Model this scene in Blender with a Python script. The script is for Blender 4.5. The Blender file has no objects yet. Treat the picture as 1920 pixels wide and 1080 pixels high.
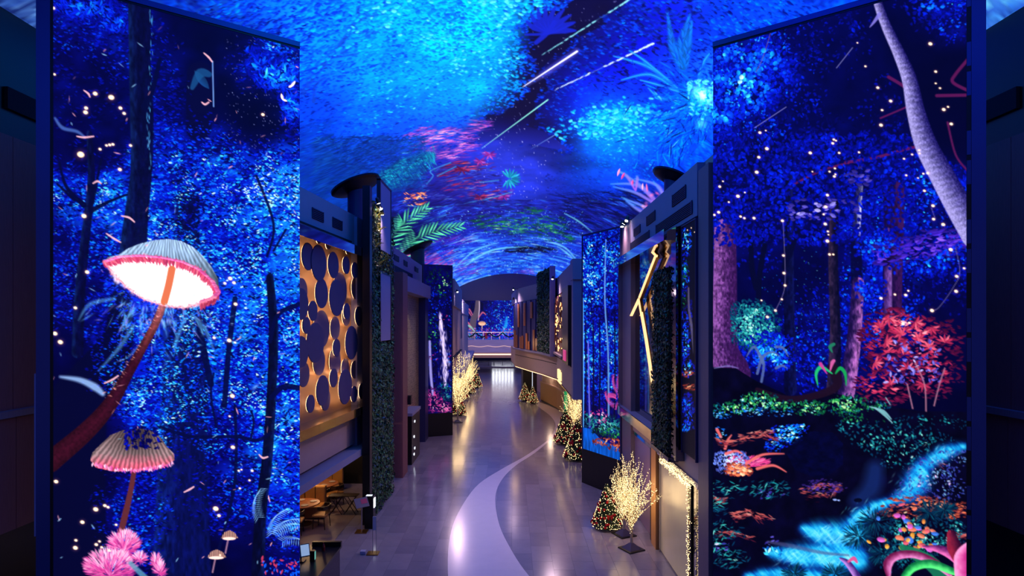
import bpy, math
import numpy as np
from mathutils import Vector, Matrix

SC = bpy.context.scene
COL = SC.collection

# ------------------------------------------------------------------ camera, world, exposure
cam_data = bpy.data.cameras.new('camera')
cam_data.sensor_width = 36.0
cam_data.lens = 1100.0 / 1920.0 * 36.0
cam_data.shift_y = 70.0 / 1920.0
cam_data.clip_end = 400
cam = bpy.data.objects.new('camera', cam_data)
COL.objects.link(cam)
cam.location = (0, 0, 7.0)
cam.rotation_euler = (math.radians(90), 0, 0)
SC.camera = cam

world = bpy.data.worlds.new('world')
SC.world = world
world.use_nodes = True
world.node_tree.nodes['Background'].inputs[0].default_value = (.16, .14, .42, 1)
world.node_tree.nodes['Background'].inputs[1].default_value = .35

SC.view_settings.view_transform = 'Standard'
SC.view_settings.look = 'None'
SC.view_settings.exposure = 0.0
SC.view_settings.gamma = 1.0
SC.view_settings.use_curve_mapping = False
SC.cycles.use_denoising = True
SC.cycles.sample_clamp_indirect = 4.0
SC.cycles.max_bounces = 6
SC.cycles.caustics_reflective = False
SC.cycles.caustics_refractive = False

# ------------------------------------------------------------------ LED pictures (painted with numpy, shown as vertex colours)
F_PX, CAM_H, CX, HY = 1100.0, 7.0, 960.0, 610.0
VAULT_TOP, VAULT_K = 15.4, 34.0


def vnoise(x, y, seed):
    t = np.random.RandomState(seed).rand(256, 256).astype(np.float32)
    xi = np.floor(x).astype(np.int32); yi = np.floor(y).astype(np.int32)
    fx = (x - xi); fy = (y - yi)
    fx = fx * fx * (3 - 2 * fx); fy = fy * fy * (3 - 2 * fy)
    a = t[yi & 255, xi & 255]; b = t[yi & 255, (xi + 1) & 255]
    c = t[(yi + 1) & 255, xi & 255]; d = t[(yi + 1) & 255, (xi + 1) & 255]
    return (a + (b - a) * fx) * (1 - fy) + (c + (d - c) * fx) * fy


def fbm(x, y, seed, octaves=4):
    s, amp, tot = 0.0, 1.0, 0.0
    for i in range(octaves):
        s = s + amp * vnoise(x * 2 ** i + 17.3 * i, y * 2 ** i + 5.1 * i, seed + i)
        tot += amp; amp *= .55
    return s / tot


def ramp(stops):
    ps = np.array([s[0] for s in stops]); cs = np.array([s[1] for s in stops], float) / 255
    def f(b):
        b = np.asarray(b, float)
        return np.stack([np.interp(b, ps, cs[:, k]) for k in range(3)], -1)
    return f


BLUE = ramp([(0, (2, 2, 34)), (.15, (4, 4, 84)), (.3, (4, 10, 158)), (.45, (5, 34, 226)), (.6, (8, 92, 255)),
             (.75, (16, 160, 255)), (.88, (70, 222, 255)), (1, (205, 250, 255))])
CYAN = ramp([(0, (2, 4, 50)), (.2, (4, 14, 120)), (.4, (4, 50, 225)), (.55, (2, 96, 255)), (.7, (0, 144, 255)),
             (.85, (4, 184, 255)), (1, (84, 230, 255))])
TEAL = ramp([(0, (1, 8, 30)), (.3, (4, 50, 90)), (.6, (20, 130, 140)), (.8, (70, 200, 190)), (1, (190, 250, 235))])
GREEN = ramp([(0, (1, 8, 16)), (.3, (5, 50, 40)), (.6, (20, 130, 70)), (.8, (70, 190, 90)), (1, (190, 245, 170))])
PINK = ramp([(0, (30, 2, 50)), (.3, (110, 15, 110)), (.6, (215, 60, 150)), (.8, (250, 120, 190)), (1, (255, 215, 240))])
RED = ramp([(0, (25, 2, 40)), (.3, (96, 12, 56)), (.6, (190, 42, 84)), (.8, (235, 92, 120)), (1, (255, 180, 195))])
LAV = ramp([(0, (12, 8, 60)), (.4, (60, 50, 170)), (.7, (130, 120, 225)), (1, (225, 215, 255))])
ORNG = ramp([(0, (30, 6, 20)), (.4, (150, 50, 40)), (.7, (240, 120, 80)), (1, (255, 215, 170))])


def ifield(pts, sigma):
    P = np.array(pts, float)
    def f(x, y):
        x = np.asarray(x, float); y = np.asarray(y, float)
        sh = x.shape; x = x.ravel(); y = y.ravel()
        d = ((x[:, None] - P[:, 0]) ** 2 + (y[:, None] - P[:, 1]) ** 2) / (2 * sigma ** 2)
        d -= d.min(1, keepdims=True)
        w = np.exp(-d)
        return ((w @ P[:, 2:]) / w.sum(1, keepdims=True)).reshape(sh + (-1,)).squeeze(-1) if P.shape[1] == 3 \
            else ((w @ P[:, 2:]) / w.sum(1, keepdims=True)).reshape(sh + (P.shape[1] - 2,))
    return f


class Canvas:
    """a picture stored on a surface; points of the picture are addressed by their direction from the hall's upper landing"""

    def finish(self, h, w):
        self.h, self.w = h, w
        self.img = np.zeros((h, w, 3), np.float32)

    def win(self, x0, y0, x1, y1):
        xs = np.array([x0, x1, x0, x1, (x0 + x1) / 2, (x0 + x1) / 2, x0, x1], float)
        ys = np.array([y0, y0, y1, y1, y0, y1, (y0 + y1) / 2, (y0 + y1) / 2], float)
        cx, cy = self.to(xs, ys)
        a = int(np.clip(np.floor(cx.min()) - 1, 0, self.w)); b = int(np.clip(np.ceil(cx.max()) + 2, 0, self.w))
        c = int(np.clip(np.floor(cy.min()) - 1, 0, self.h)); d = int(np.clip(np.ceil(cy.max()) + 2, 0, self.h))
        if a >= b or c >= d:
            return None
        return slice(c, d), slice(a, b)

    def field_full(self, f):
        """evaluate a smooth field on a coarse lattice of the canvas and interpolate"""
        st = 8
        ii = np.minimum(np.arange(0, self.h + st, st), self.h - 1); jj = np.minimum(np.arange(0, self.w + st, st), self.w - 1)
        v = f(self.px[np.ix_(ii, jj)], self.py[np.ix_(ii, jj)])
        yi = np.arange(self.h) / st; xi = np.arange(self.w) / st
        y0 = yi.astype(int); x0 = xi.astype(int)
        fy = (yi - y0)[:, None]; fx = (xi - x0)[None, :]
        if v.ndim == 3:
            fy = fy[..., None]; fx = fx[..., None]
        g = lambda a, b: v[np.ix_(a, b)]
        return (g(y0, x0) * (1 - fx) + g(y0, x0 + 1) * fx) * (1 - fy) + (g(y0 + 1, x0) * (1 - fx) + g(y0 + 1, x0 + 1) * fx) * fy

    def dabs(self, x, y, ang, L, W, col, alpha=1.0, shape='leaf', shade=.3):
        x = np.asarray(x, float); y = np.asarray(y, float); n = len(x)
        if n == 0:
            return
        bc = lambda a: np.broadcast_to(np.asarray(a, float), (n,))
        ang, L, W, alpha = bc(ang), bc(L), bc(W), bc(alpha)
        col = np.broadcast_to(np.asarray(col, float), (n, 3))
        cx, cy = self.to(x, y); c1, d1 = self.to(x + 1, y); c2, d2 = self.to(x, y + 1)
        ja, jb, jc, jd = c1 - cx, c2 - cx, d1 - cy, d2 - cy
        ca, sa = np.cos(ang), np.sin(ang)
        ax, ay = (ja * ca + jb * sa) * L, (jc * ca + jd * sa) * L
        bx, by = (-ja * sa + jb * ca) * W, (-jc * sa + jd * ca) * W
        det = ax * by - ay * bx
        wpx = np.abs(det) / np.maximum(np.hypot(ax, ay), 1e-6)
        ex = np.hypot(ax, bx) + 1; ey = np.hypot(ay, by) + 1
        X0 = np.floor(cx - ex); X1 = np.ceil(cx + ex) + 1; Y0 = np.floor(cy - ey); Y1 = np.ceil(cy + ey) + 1
        ok = (X1 > 0) & (Y1 > 0) & (X0 < self.w) & (Y0 < self.h) & (np.abs(det) > 1e-5) & (ex < 900) & (ey < 900) & np.isfinite(cx + cy + ex + ey)
        img = self.img
        for i in np.nonzero(ok)[0]:
            x0 = max(int(X0[i]), 0); x1 = min(int(X1[i]), self.w); y0 = max(int(Y0[i]), 0); y1 = min(int(Y1[i]), self.h)
            dx = np.arange(x0, x1) - cx[i]; dy = (np.arange(y0, y1) - cy[i])[:, None]
            u = (dx * by[i] - dy * bx[i]) / det[i]; v = (dy * ax[i] - dx * ay[i]) / det[i]
            if shape == 'leaf':
                fdist = (1 - u * u) * .8 - np.abs(v)
                a = np.clip(fdist * max(wpx[i], .9) + .45, 0, 1) * (np.abs(u) < 1.0)
            elif shape == 'ell':
                a = np.clip((1 - np.sqrt(u * u + v * v)) * max(wpx[i], .9) + .4, 0, 1)
            else:
                a = np.exp(-2.6 * (u * u + v * v)); a = np.where(a < .03, 0, a)
            a = (a * alpha[i])[..., None]
            s = img[y0:y1, x0:x1]
            if shape == 'add':
                s += a * col[i]
            else:
                c = col[i] * (1 + shade * np.clip(v, -1, 1))[..., None] if shade else col[i]
                s += a * (c - s)

    def stroke(self, pts, widths, colf, alpha=1.0, soft=1.0, smooth=True):
        """a tapering stroke along pts; colf(t, s, X, Y) -> colours, or one colour"""
        pts = np.array(pts, float); widths = np.atleast_1d(np.array(widths, float))
        widths = np.interp(np.linspace(0, 1, len(pts)), np.linspace(0, 1, len(widths)), widths) if len(widths) > 1 else np.full(len(pts), widths[0])
        if smooth and len(pts) > 2:
            t = np.arange(len(pts)); tt = np.linspace(0, len(pts) - 1, (len(pts) - 1) * 7 + 1)
            i = np.minimum(tt.astype(int), len(pts) - 2); f = (tt - i)[:, None]
            p0 = pts[np.maximum(i - 1, 0)]; p1 = pts[i]; p2 = pts[i + 1]; p3 = pts[np.minimum(i + 2, len(pts) - 1)]
            P = .5 * ((2 * p1) + (-p0 + p2) * f + (2 * p0 - 5 * p1 + 4 * p2 - p3) * f ** 2 + (-p0 + 3 * p1 - 3 * p2 + p3) * f ** 3)
            Wd = np.interp(tt, t, widths)
        else:
            P, Wd = pts, widths
        wmax = Wd.max() + 2
        win = self.win(P[:, 0].min() - wmax, P[:, 1].min() - wmax, P[:, 0].max() + wmax, P[:, 1].max() + wmax)
        if win is None:
            return
        X = self.px[win]; Y = self.py[win]
        best = np.full(X.shape, 1e9); bt = np.zeros(X.shape); bs = np.zeros(X.shape); bw = np.ones(X.shape)
        n = len(P) - 1
        for k in range(n):
            a, b = P[k], P[k + 1]; d = b - a; L2 = max(d @ d, 1e-9)
            t = np.clip(((X - a[0]) * d[0] + (Y - a[1]) * d[1]) / L2, 0, 1)
            ox = X - a[0] - t * d[0]; oy = Y - a[1] - t * d[1]
            w = Wd[k] + (Wd[k + 1] - Wd[k]) * t
            dist = np.hypot(ox, oy); sg = np.sign(ox * -d[1] + oy * d[0])
            m = dist - w < best
            best = np.where(m, dist - w, best); bt = np.where(m, (k + t) / n, bt); bs = np.where(m, sg * dist / np.maximum(w, .3), bs)
        a = np.clip(-best / soft + .5, 0, 1) * alpha
        c = colf(bt, bs, X, Y) if callable(colf) else np.asarray(colf, float)
        s = self.img[win]
        s += a[..., None] * (c - s)

    def poly(self, pts, colf, alpha=1.0):
        pts = np.array(pts, float)
        win = self.win(pts[:, 0].min(), pts[:, 1].min(), pts[:, 0].max(), pts[:, 1].max())
        if win is None:
            return
        X = self.px[win]; Y = self.py[win]
        ins = np.zeros(X.shape, bool)
        q = np.roll(pts, -1, 0)
        for (x0, y0), (x1, y1) in zip(pts, q):
            c = ((y0 > Y) != (y1 > Y))
            with np.errstate(all='ignore'):
                xi = (x1 - x0) * (Y - y0) / (y1 - y0 + 1e-12) + x0
            ins ^= c & (X < xi)
        c = colf(X, Y) if callable(colf) else np.asarray(colf, float)
        a = ins[..., None] * alpha
        s = self.img[win]; s += a * (c - s)

    def glow(self, pts, r, col, gain=1.0):
        P = np.array(pts, float)
        self.dabs(P[:, 0], P[:, 1], 0, r, r, np.asarray(col, float), gain, 'add')


class PlaneCanvas(Canvas):
    def __init__(self, A, B, z0, z1, res):
        self.A, self.B, self.z0, self.z1 = np.array(A, float), np.array(B, float), z0, z1
        self.width = float(np.hypot(*(self.B - self.A)))
        w = max(int(self.width * res), 8); h = max(int((z1 - z0) * res), 8)
        u = (np.arange(w) + .5) / w; v = (np.arange(h) + .5) / h
        X = self.A[0] + (self.B[0] - self.A[0]) * u; D = self.A[1] + (self.B[1] - self.A[1]) * u
        Hh = z1 - (z1 - z0) * v
        self.px = np.repeat((CX + F_PX * X / D)[None, :], h, 0)
        self.py = HY - F_PX * (Hh[:, None] - CAM_H) / D[None, :]
        self.finish(h, w)

    def to(self, x, y):
        k = (np.asarray(x, float) - CX) / F_PX; dX, dD = self.B - self.A
        u = (k * self.A[1] - self.A[0]) / (dX - k * dD)
        D = self.A[1] + u * dD
        Hh = CAM_H - (np.asarray(y, float) - HY) * D / F_PX
        return u * self.w - .5, (self.z1 - Hh) / (self.z1 - self.z0) * self.h - .5


class VaultCanvas(Canvas):
    """columns across the vault (x), rows along it (depth)"""

    def __init__(self, xs, ds):
        self.xs, self.ds = np.array(xs, float), np.array(ds, float)
        Hh = VAULT_TOP - self.xs ** 2 / VAULT_K
        D = self.ds[:, None]
        self.px = CX + F_PX * self.xs[None, :] / np.maximum(D, 1.0)
        self.py = HY - F_PX * (Hh[None, :] - CAM_H) / np.maximum(D, 1.0)
        self.finish(len(ds), len(xs))

    def to(self, x, y):
        k = (np.asarray(x, float) - CX) / F_PX; m = np.maximum(HY - np.asarray(y, float), 5) / F_PX
        c = VAULT_TOP - CAM_H
        q = k * k / VAULT_K
        D = np.where(q > 1e-7, (-m + np.sqrt(m * m + 4 * q * c)) / np.maximum(2 * q, 1e-9), c / m)
        return np.interp(k * D, self.xs, np.arange(self.w)), np.interp(D, self.ds, np.arange(self.h))


def foliage(C, rng, n, box, fld, size, ramp_, asp=(.35, .7), ang=(0, 6.283), clump=45, amp=.34, jit=.14, lo=.07, shape='leaf', seed=1, bias=0., alpha=1.):
    x = rng.uniform(box[0], box[2], n); y = rng.uniform(box[1], box[3], n)
    b = fld(x, y) if callable(fld) else np.full(n, float(fld))
    m0 = b > lo * .6
    b = b + amp * (fbm(x / clump, y / clump, seed, 3) - .5) * 2 * np.clip(b * 2, 0, 1) + rng.normal(0, jit, n) * np.clip(b * 2.2, .15, 1) + bias
    m = m0 & (b > lo)
    x, y, b = x[m], y[m], b[m]
    o = np.argsort(b * .8 + rng.rand(len(b)) * .35)
    x, y, b = x[o], y[o], np.clip(b[o], 0, 1)
    k = len(x)
    L = rng.uniform(size[0], size[1], k)
    C.dabs(x, y, rng.uniform(ang[0], ang[1], k), L, L * rng.uniform(asp[0], asp[1], k), ramp_(b), alpha, shape)


def in_poly(pts):
    P = np.array(pts, float); Q = np.roll(P, -1, 0)
    def f(x, y):
        ins = np.zeros(np.shape(x), bool)
        for (x0, y0), (x1, y1) in zip(P, Q):
            c = (y0 > y) != (y1 > y)
            with np.errstate(all='ignore'):
                ins ^= c & (x < (x1 - x0) * (y - y0) / (y1 - y0 + 1e-12) + x0)
        return ins
    return f


def blobfield(items):
    """max of soft ellipses: (x, y, rx, ry, value)"""
    def f(x, y):
        v = np.zeros(np.shape(x))
        for (a, b, rx, ry, val) in items:
            v = np.maximum(v, val * np.clip(1.35 - np.hypot((x - a) / rx, (y - b) / ry), 0, 1) ** .6 * (np.hypot((x - a) / rx, (y - b) / ry) < 1.25))
        return v
    return f


def lamps(C, pts, r=3.2):
    P = np.array([(p[0], p[1]) for p in pts], float); s = np.array([p[2] if len(p) > 2 else 1. for p in pts])
    C.dabs(P[:, 0], P[:, 1], 0, r * 2.4 * s, r * 2.2 * s, np.array([.45, .22, .2]), .8, 'add')
    C.dabs(P[:, 0], P[:, 1], .3, r * 1.2 * s, r * .95 * s, np.array([1., .88, .72]), 1, 'ell', 0)
    C.dabs(P[:, 0], P[:, 1], .3, r * .8 * s, r * .6 * s, np.array([1.25, 1.15, 1.0]), 1, 'ell', 0)
def paint_mushroom_forest(C):
    rng = np.random.RandomState(4)
    fld = ifield([(140, 60, .34), (190, 20, .42), (220, 60, .38), (160, 130, .27), (210, 170, .2), (120, 220, .2), (170, 300, .18), (300, 130, .34), (285, 90, .36), (315, 180, .36),
                  (350, 40, .1), (380, 100, .05), (370, 190, .05), (345, 235, .3), (400, 250, .34), (450, 290, .38), (400, 330, .62), (440, 335, .7), (480, 340, .62), (530, 300, .62),
                  (545, 335, .72), (500, 190, .0), (480, 240, .02), (520, 240, .02), (450, 190, .02), (520, 130, .44), (480, 130, .42), (430, 105, .24), (400, 60, .08), (450, 50, .14), (545, 110, .4), (540, 200, .42),
                  (300, 360, .45), (225, 375, .62), (150, 380, .56), (160, 440, .3), (120, 450, .32), (330, 300, .5), (480, 450, .6), (420, 420, .45), (520, 450, .6), (390, 380, .4),
                  (540, 520, .6), (420, 520, .5), (480, 560, .56), (545, 620, .5), (500, 680, .5), (420, 620, .55), (420, 700, .46), (300, 620, .42), (300, 680, .42), (250, 700, .5),
                  (200, 610, .34), (140, 550, .3), (130, 660, .14), (130, 740, .1), (290, 740, .56), (255, 765, .5), (480, 785, .7), (530, 800, .66), (430, 800, .38), (545, 870, .6), (545, 950, .5),
                  (500, 900, .36), (420, 880, .36), (230, 930, .34), (290, 900, .36), (265, 985, .38), (200, 900, .1), (120, 880, .05), (110, 1000, .04), (350, 900, .1), (350, 1040, .04), (450, 1040, .1),
                  (430, 960, .3), (535, 1050, .28), (560, 700, .55), (200, 790, .1)], 34)
    f0 = fld
    fld = lambda x, y: np.clip(f0(x, y) * (1.2 - .2 * np.clip((330 - y) / 120, 0, 1) * (x < 440)) - .01, 0, .86)
    b = C.field_full(fld)
    nz = fbm(C.px / 30, C.py / 26, 9, 4) - .5
    C.img[:] = BLUE(np.clip(b * .42 + nz * .3 * np.clip(b * 2, .1, 1), 0, 1))
    # stars of the gaps
    n = 260
    sx, sy = rng.uniform(420, 560, n), rng.uniform(60, 300, n)
    C.dabs(sx, sy, 0, .9, .9, np.array([.55, .6, .9]), rng.uniform(.3, 1, n), 'ell', 0)
    box = (90, -60, 575, 1090)
    k = 420
    gx, gy = rng.uniform(95, 565, k), rng.uniform(-20, 1060, k); gb = fld(gx, gy)
    C.dabs(gx, gy, 0, rng.uniform(14, 40, k), rng.uniform(10, 26, k), BLUE(np.clip(gb * .95 + rng.normal(0, .1, k), 0, .8)), np.clip(gb * 1.1, 0, .75), 'soft', 0)
    foliage(C, rng, 12000, box, fld, (2.6, 6), BLUE, (.3, .6), (-.5, .5), 42, .5, .13, seed=20, bias=-.18)
    # dark trunks far back
    dark = np.array([4, 6, 52]) / 255
    def bark(base, lit, side=1, k=.5, seed=3):
        base = np.array(base, float) / 255; lit = np.array(lit, float) / 255
        def f(t, s, X, Y):
            n_ = fbm(X / 5, Y / 14, seed, 3) - .5
            e = np.clip((s * side - .1) * 1.1 + n_ * 1.2, 0, 1) ** 1.6
            return (base * (1 + n_[..., None] * .9)) + (lit - base) * (e * k)[..., None]
        return f
    C.stroke([(345, 560), (347, 700), (343, 850), (340, 1090)], [40, 42, 46, 56], bark((6, 12, 76), (14, 44, 130), 1, .6), .93, 4)
    C.stroke([(374, 140), (372, 240)], [24, 24], (5 / 255, 5 / 255, 52 / 255), .9, 3)
    C.stroke([(352, 380), (350, 470)], [22, 24], bark((5, 7, 60), (14, 30, 120), 1), .9, 3)
    C.stroke([(225, 560), (220, 640), (170, 720), (140, 800), (140, 1090)], [18, 30, 46, 60, 62], (4 / 255, 5 / 255, 44 / 255), .93, 5)
    foliage(C, rng, 15000, box, fld, (1.8, 4.4), BLUE, (.3, .55), (-.8, .8), 30, .5, .17, seed=31, bias=-.06, lo=.2)
    # dark gaps and bright sparkle leaves
    foliage(C, rng, 5000, box, fld, (2.5, 6), lambda b: BLUE(b * .16), (.3, .55), (-.8, .8), 24, .5, .2, seed=38, bias=-.1, lo=.3, alpha=.85)
    foliage(C, rng, 20000, box, fld, (1.2, 3.0), BLUE, (.3, .6), (-.7, .7), 22, .72, .12, seed=44, bias=-.02, lo=.42)
    foliage(C, rng, 900, (460, 90, 562, 260), blobfield([(520, 140, 46, 30, .52), (490, 118, 26, 18, .5), (545, 200, 22, 36, .5), (440, 60, 26, 14, .5), (460, 90, 40, 10, .4)]), (4, 8), BLUE, (.3, .5), (0, 6.28), 20, .3, .12, seed=5, lo=.25)
    foliage(C, rng, 900, (100, -40, 250, 60), blobfield([(160, 15, 60, 26, .44), (210, 40, 40, 26, .4)]), (4, 7), BLUE, (.25, .45), (0, 6.28), 20, .3, .12, seed=6, lo=.2)
    # big trunks in front
    tr = bark((5, 6, 50), (20, 70, 130), 1, .35, 8)
    C.stroke([(262, -60), (262, 100), (266, 220), (265, 320), (256, 400), (250, 470)], [22, 20, 22, 20, 22, 26], tr, .97, 2)
    for k in range(60):
        yy = rng.uniform(20, 330)
        C.dabs([281 + rng.uniform(-3, 3) + 3 * np.sin(yy / 50)], [yy], 1.5, rng.uniform(2, 7), .8, np.array([.3, .7, .95]), .7)
    C.stroke([(300, 110), (288, 160), (272, 200)], [3, 5, 7], dark, .95, 1.5)
    C.stroke([(168, 250), (172, 330), (166, 400), (158, 470), (150, 560), (146, 660)], [5, 7, 8, 9, 10, 11], tr, .95, 1.5)
    for p in ([(112, 305), (125, 350), (158, 385)], [(238, 365), (205, 378), (172, 395)], [(108, 345), (140, 375)], [(190, 300), (180, 350), (172, 380)]):
        C.stroke(p, [2, 3, 5][:len(p)], dark, .95, 1.2)
    C.stroke([(505, 520), (512, 620), (508, 740), (500, 860), (488, 960), (482, 1080)], [7, 9, 9, 10, 11, 12], bark((4, 6, 40), (14, 40, 120), -1, .5), .97, 1.5)
    for p, w in (([(505, 640), (520, 590), (560, 570)], 4), ([(508, 745), (530, 725), (565, 728)], 5), ([(300, 800), (360, 818), (440, 818), (480, 825), (506, 812)], 3.2), ([(500, 480), (512, 420), (480, 330)], 2.4),
                 ([(512, 470), (535, 430)], 2), ([(405, 800), (395, 740), (400, 700)], 2), ([(440, 760), (440, 900), (410, 1030)], 3), ([(395, 720), (378, 640), (372, 600)], 6), ([(420, 760), (428, 660), (440, 560)], 5),
                 ([(470, 820), (475, 790), (470, 770)], 2)):
        C.stroke(p, w, np.array([4, 8, 60]) / 255, .92, 1.3)
    # arch glow behind a dark post
    C.dabs([378], [150], .9, 22, 9, np.array([20, 70, 130]) / 255, .8, 'leaf')
    C.stroke([(360, 165), (375, 138), (392, 140)], [4, 9, 5], np.array([22, 78, 135]) / 255, .8, 2)
    C.stroke([(398, 115), (400, 200)], 1.2, np.array([.5, .7, 1.]), .8, 1)
    # ---- swirl of light shreds under the big cap
    k = 190
    th = rng.uniform(-.3, 1.0, k)
    xx = 300 + rng.normal(0, 62, k); yy = 575 + np.abs(rng.normal(0, 32, k)) - (xx - 300) * -.12
    C.dabs(xx, yy, 1.57 + (xx - 300) / 130 * -1.1 + rng.normal(0, .35, k), rng.uniform(5, 19, k), rng.uniform(1.2, 3, k),
           np.where(rng.rand(k, 1) < .55, np.array([[.42, .78, 1.]]), np.array([[.66, .66, 1.]])), rng.uniform(.25, .7, k), 'soft', 0)
    for p in ([(250, 610), (225, 650), (185, 695)], [(215, 560), (170, 570), (148, 600)], [(345, 600), (330, 640), (328, 655)], [(360, 590), (385, 620), (402, 660)], [(300, 600), (270, 640), (240, 670)]):
        C.stroke(p, [3, 4, 1], np.array([.4, .75, .95]), .45, 4)
    C.stroke([(114, 706), (150, 712), (178, 725), (193, 738)], [2, 5, 7, 4], np.array([.62, .78, 1.]), .8, 5)
    C.stroke([(104, 222), (118, 240), (145, 247), (160, 258)], [2, 3.4, 3, 1.5], np.array([.4, .6, .95]), .55, 3)
    C.dabs([478], [725], -.7, 12, 5, np.array([.5, .75, 1.]), .7, 'soft', 0)
    # ---- big mushroom
    C.stroke([(318, 505), (308, 560), (292, 605), (268, 650), (240, 700), (205, 760), (160, 810), (95, 865)], [7, 7, 7.5, 8, 10, 14, 17, 20],
             lambda t, s, X, Y: (np.array([205, 96, 62]) / 255 * (1 - np.clip(t * 1.9, 0, 1))[..., None] + np.array([50, 10, 26]) / 255 * np.clip(t * 1.9, 0, 1)[..., None]) * (1.15 - .35 * np.abs(s) + .5 * (fbm(X / 4, Y / 4, 2, 2) - .5))[..., None], .97, 1.2)
    k = 70; tt = rng.rand(k)
    C.dabs(308 - 105 * tt + rng.uniform(-6, 6, k), 560 + 185 * tt, .5, rng.uniform(1, 3.5, k), .9, np.array([1., .65, .6]), rng.uniform(.2, .8, k), 'ell', 0)
    cap = [(195, 492), (203, 482), (222, 478), (240, 466), (262, 457), (290, 450), (317, 448), (340, 452), (362, 463), (380, 480), (396, 500), (408, 522), (411, 545), (408, 558), (398, 530), (370, 505), (335, 490), (290, 482), (240, 482), (210, 487)]
    C.glow([(300, 530)], 95, (.12, .2, .4), .8)
    under = [(197, 492), (225, 483), (262, 481), (300, 484), (340, 492), (372, 506), (398, 528), (410, 548), (402, 558), (380, 566), (345, 578), (310, 574), (270, 562), (238, 540), (210, 512)]
    k = 160; aa = rng.uniform(0, 6.283, k)
    C.dabs(303 + 92 * np.cos(aa), 530 + 36 * np.sin(aa) + 22 * np.cos(aa), rng.uniform(0, 3, k), rng.uniform(5, 12, k), rng.uniform(2, 5, k), np.array([1., .9, 1.]), .55, 'soft', 0)
    C.poly(under, np.array([1.25, 1.12, 1.12]))
    C.poly(cap, lambda X, Y: np.stack([.46 + 0 * X, .55 + 0 * X, .66 + 0 * X], -1) * (.75 + .5 * (np.sin((np.arctan2(Y - 395, X - 317)) * 95 + 2 * fbm(X / 9, Y / 9, 6, 2)) * .4 + fbm(X / 3, Y / 20, 3, 2)))[..., None] * np.clip(1.55 - (Y - 448) / 85, .55, 1.3)[..., None])
    e = np.array([(197, 491), (225, 482), (262, 480), (300, 483), (340, 491), (372, 505), (398, 528), (409, 549), (400, 558), (375, 567)], float)
    m = np.linspace(0, len(e) - 1.01, 150); ii = m.astype(int); P = e[ii] + (e[ii + 1] - e[ii]) * (m - ii)[:, None]
    C.dabs(P[:, 0] + rng.normal(0, 1, 150), P[:, 1] + 5, 1.3 + (P[:, 0] - 300) / 110 * .7 + rng.normal(0, .2, 150), rng.uniform(7, 12, 150), rng.uniform(2, 3.5, 150), (RED(rng.uniform(.5, .85, 150)) * .55 + PINK(rng.uniform(.5, .9, 150)) * .4) * np.array([.95, .85, .8]), .9)
    C.dabs(P[:, 0], P[:, 1] - 1, .2, rng.uniform(3, 6, 150), rng.uniform(2, 3, 150), PINK(rng.uniform(.6, .9, 150)), .8)
    e2 = np.array([(197, 492), (210, 510), (238, 538), (270, 561), (310, 573), (345, 577), (380, 566), (402, 557)], float)
    m = np.linspace(0, len(e2) - 1.01, 60); ii = m.astype(int); P = e2[ii] + (e2[ii + 1] - e2[ii]) * (m - ii)[:, None]
    C.dabs(P[:, 0], P[:, 1], rng.uniform(0, 3, 60), rng.uniform(4, 8, 60), rng.uniform(2, 3, 60), np.array([.95, .5, .6]), .55)
    C.stroke([(322, 505), (316, 535), (308, 565)], [7, 7, 7], np.array([.86, .42, .27]), .97, 1.2)
    # ---- second mushroom
    C.stroke([(252, 880), (245, 920), (236, 960), (226, 1000)], [4.5, 5, 6, 6], np.array([96, 40, 46]) / 255, .97, 1.2)
    cap2 = [(170, 862), (174, 848), (190, 832), (208, 815), (230, 806), (262, 803), (285, 806), (300, 818), (312, 836), (326, 850), (327, 862), (312, 872), (280, 880), (250, 882), (212, 883), (180, 876)]
    def capcol(X, Y):
        st = np.sin(np.arctan2(Y - 760, X - 262) * 85 + 2.5 * fbm(X / 7, Y / 7, 4, 2)) * .22 + .85
        base = np.array([150, 122, 126]) / 255; pk = np.array([235, 95, 125]) / 255
        w = np.clip((Y - 850 + 12 * (fbm(X / 6, Y / 6, 3, 2) - .5)) / 26, 0, 1)
        sh = np.clip(.35 + np.hypot((X - 255) / 80, (Y - 815) / 60) * .85, .3, 1.1)
        return (base * (1 - w[..., None]) + pk * w[..., None]) * (st * sh)[..., None]
    C.poly(cap2, capcol)
    k = 90; m = rng.rand(k)
    C.dabs(174 + 150 * m, 868 + 13 * np.sin(np.pi * m) + rng.uniform(-2, 3, k), rng.uniform(1, 2, k), rng.uniform(2.5, 5, k), rng.uniform(1.5, 2.5, k), PINK(rng.uniform(.6, 1, k)), .9)
    foliage(C, rng, 160, (235, 800, 300, 840), .22, (3, 6), BLUE, seed=12, bias=-.05)
    # ---- pink tufts
    for (x, y, rx, ry, n_) in ((232, 1018, 28, 24, 420), (206, 1060, 48, 32, 800), (262, 1045, 12, 9, 90), (292, 1050, 9, 12, 80), (300, 1066, 10, 14, 80)):
        a = rng.uniform(0, 6.283, n_); r = np.sqrt(rng.rand(n_)); xx, yy = x + rx * r * np.cos(a), y + ry * r * np.sin(a)
        C.dabs(xx, yy, np.arctan2(yy - y - ry * .6, xx - x), rng.uniform(4, 10, n_), rng.uniform(.8, 1.7, n_), PINK(np.clip(.72 - (yy - y) / ry * .22 + rng.normal(0, .13, n_), .1, 1)), .85)
    C.stroke([(245, 1055), (262, 1072), (275, 1085)], [4, 5, 6], np.array([.35, .6, .7]), .8, 3)
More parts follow.
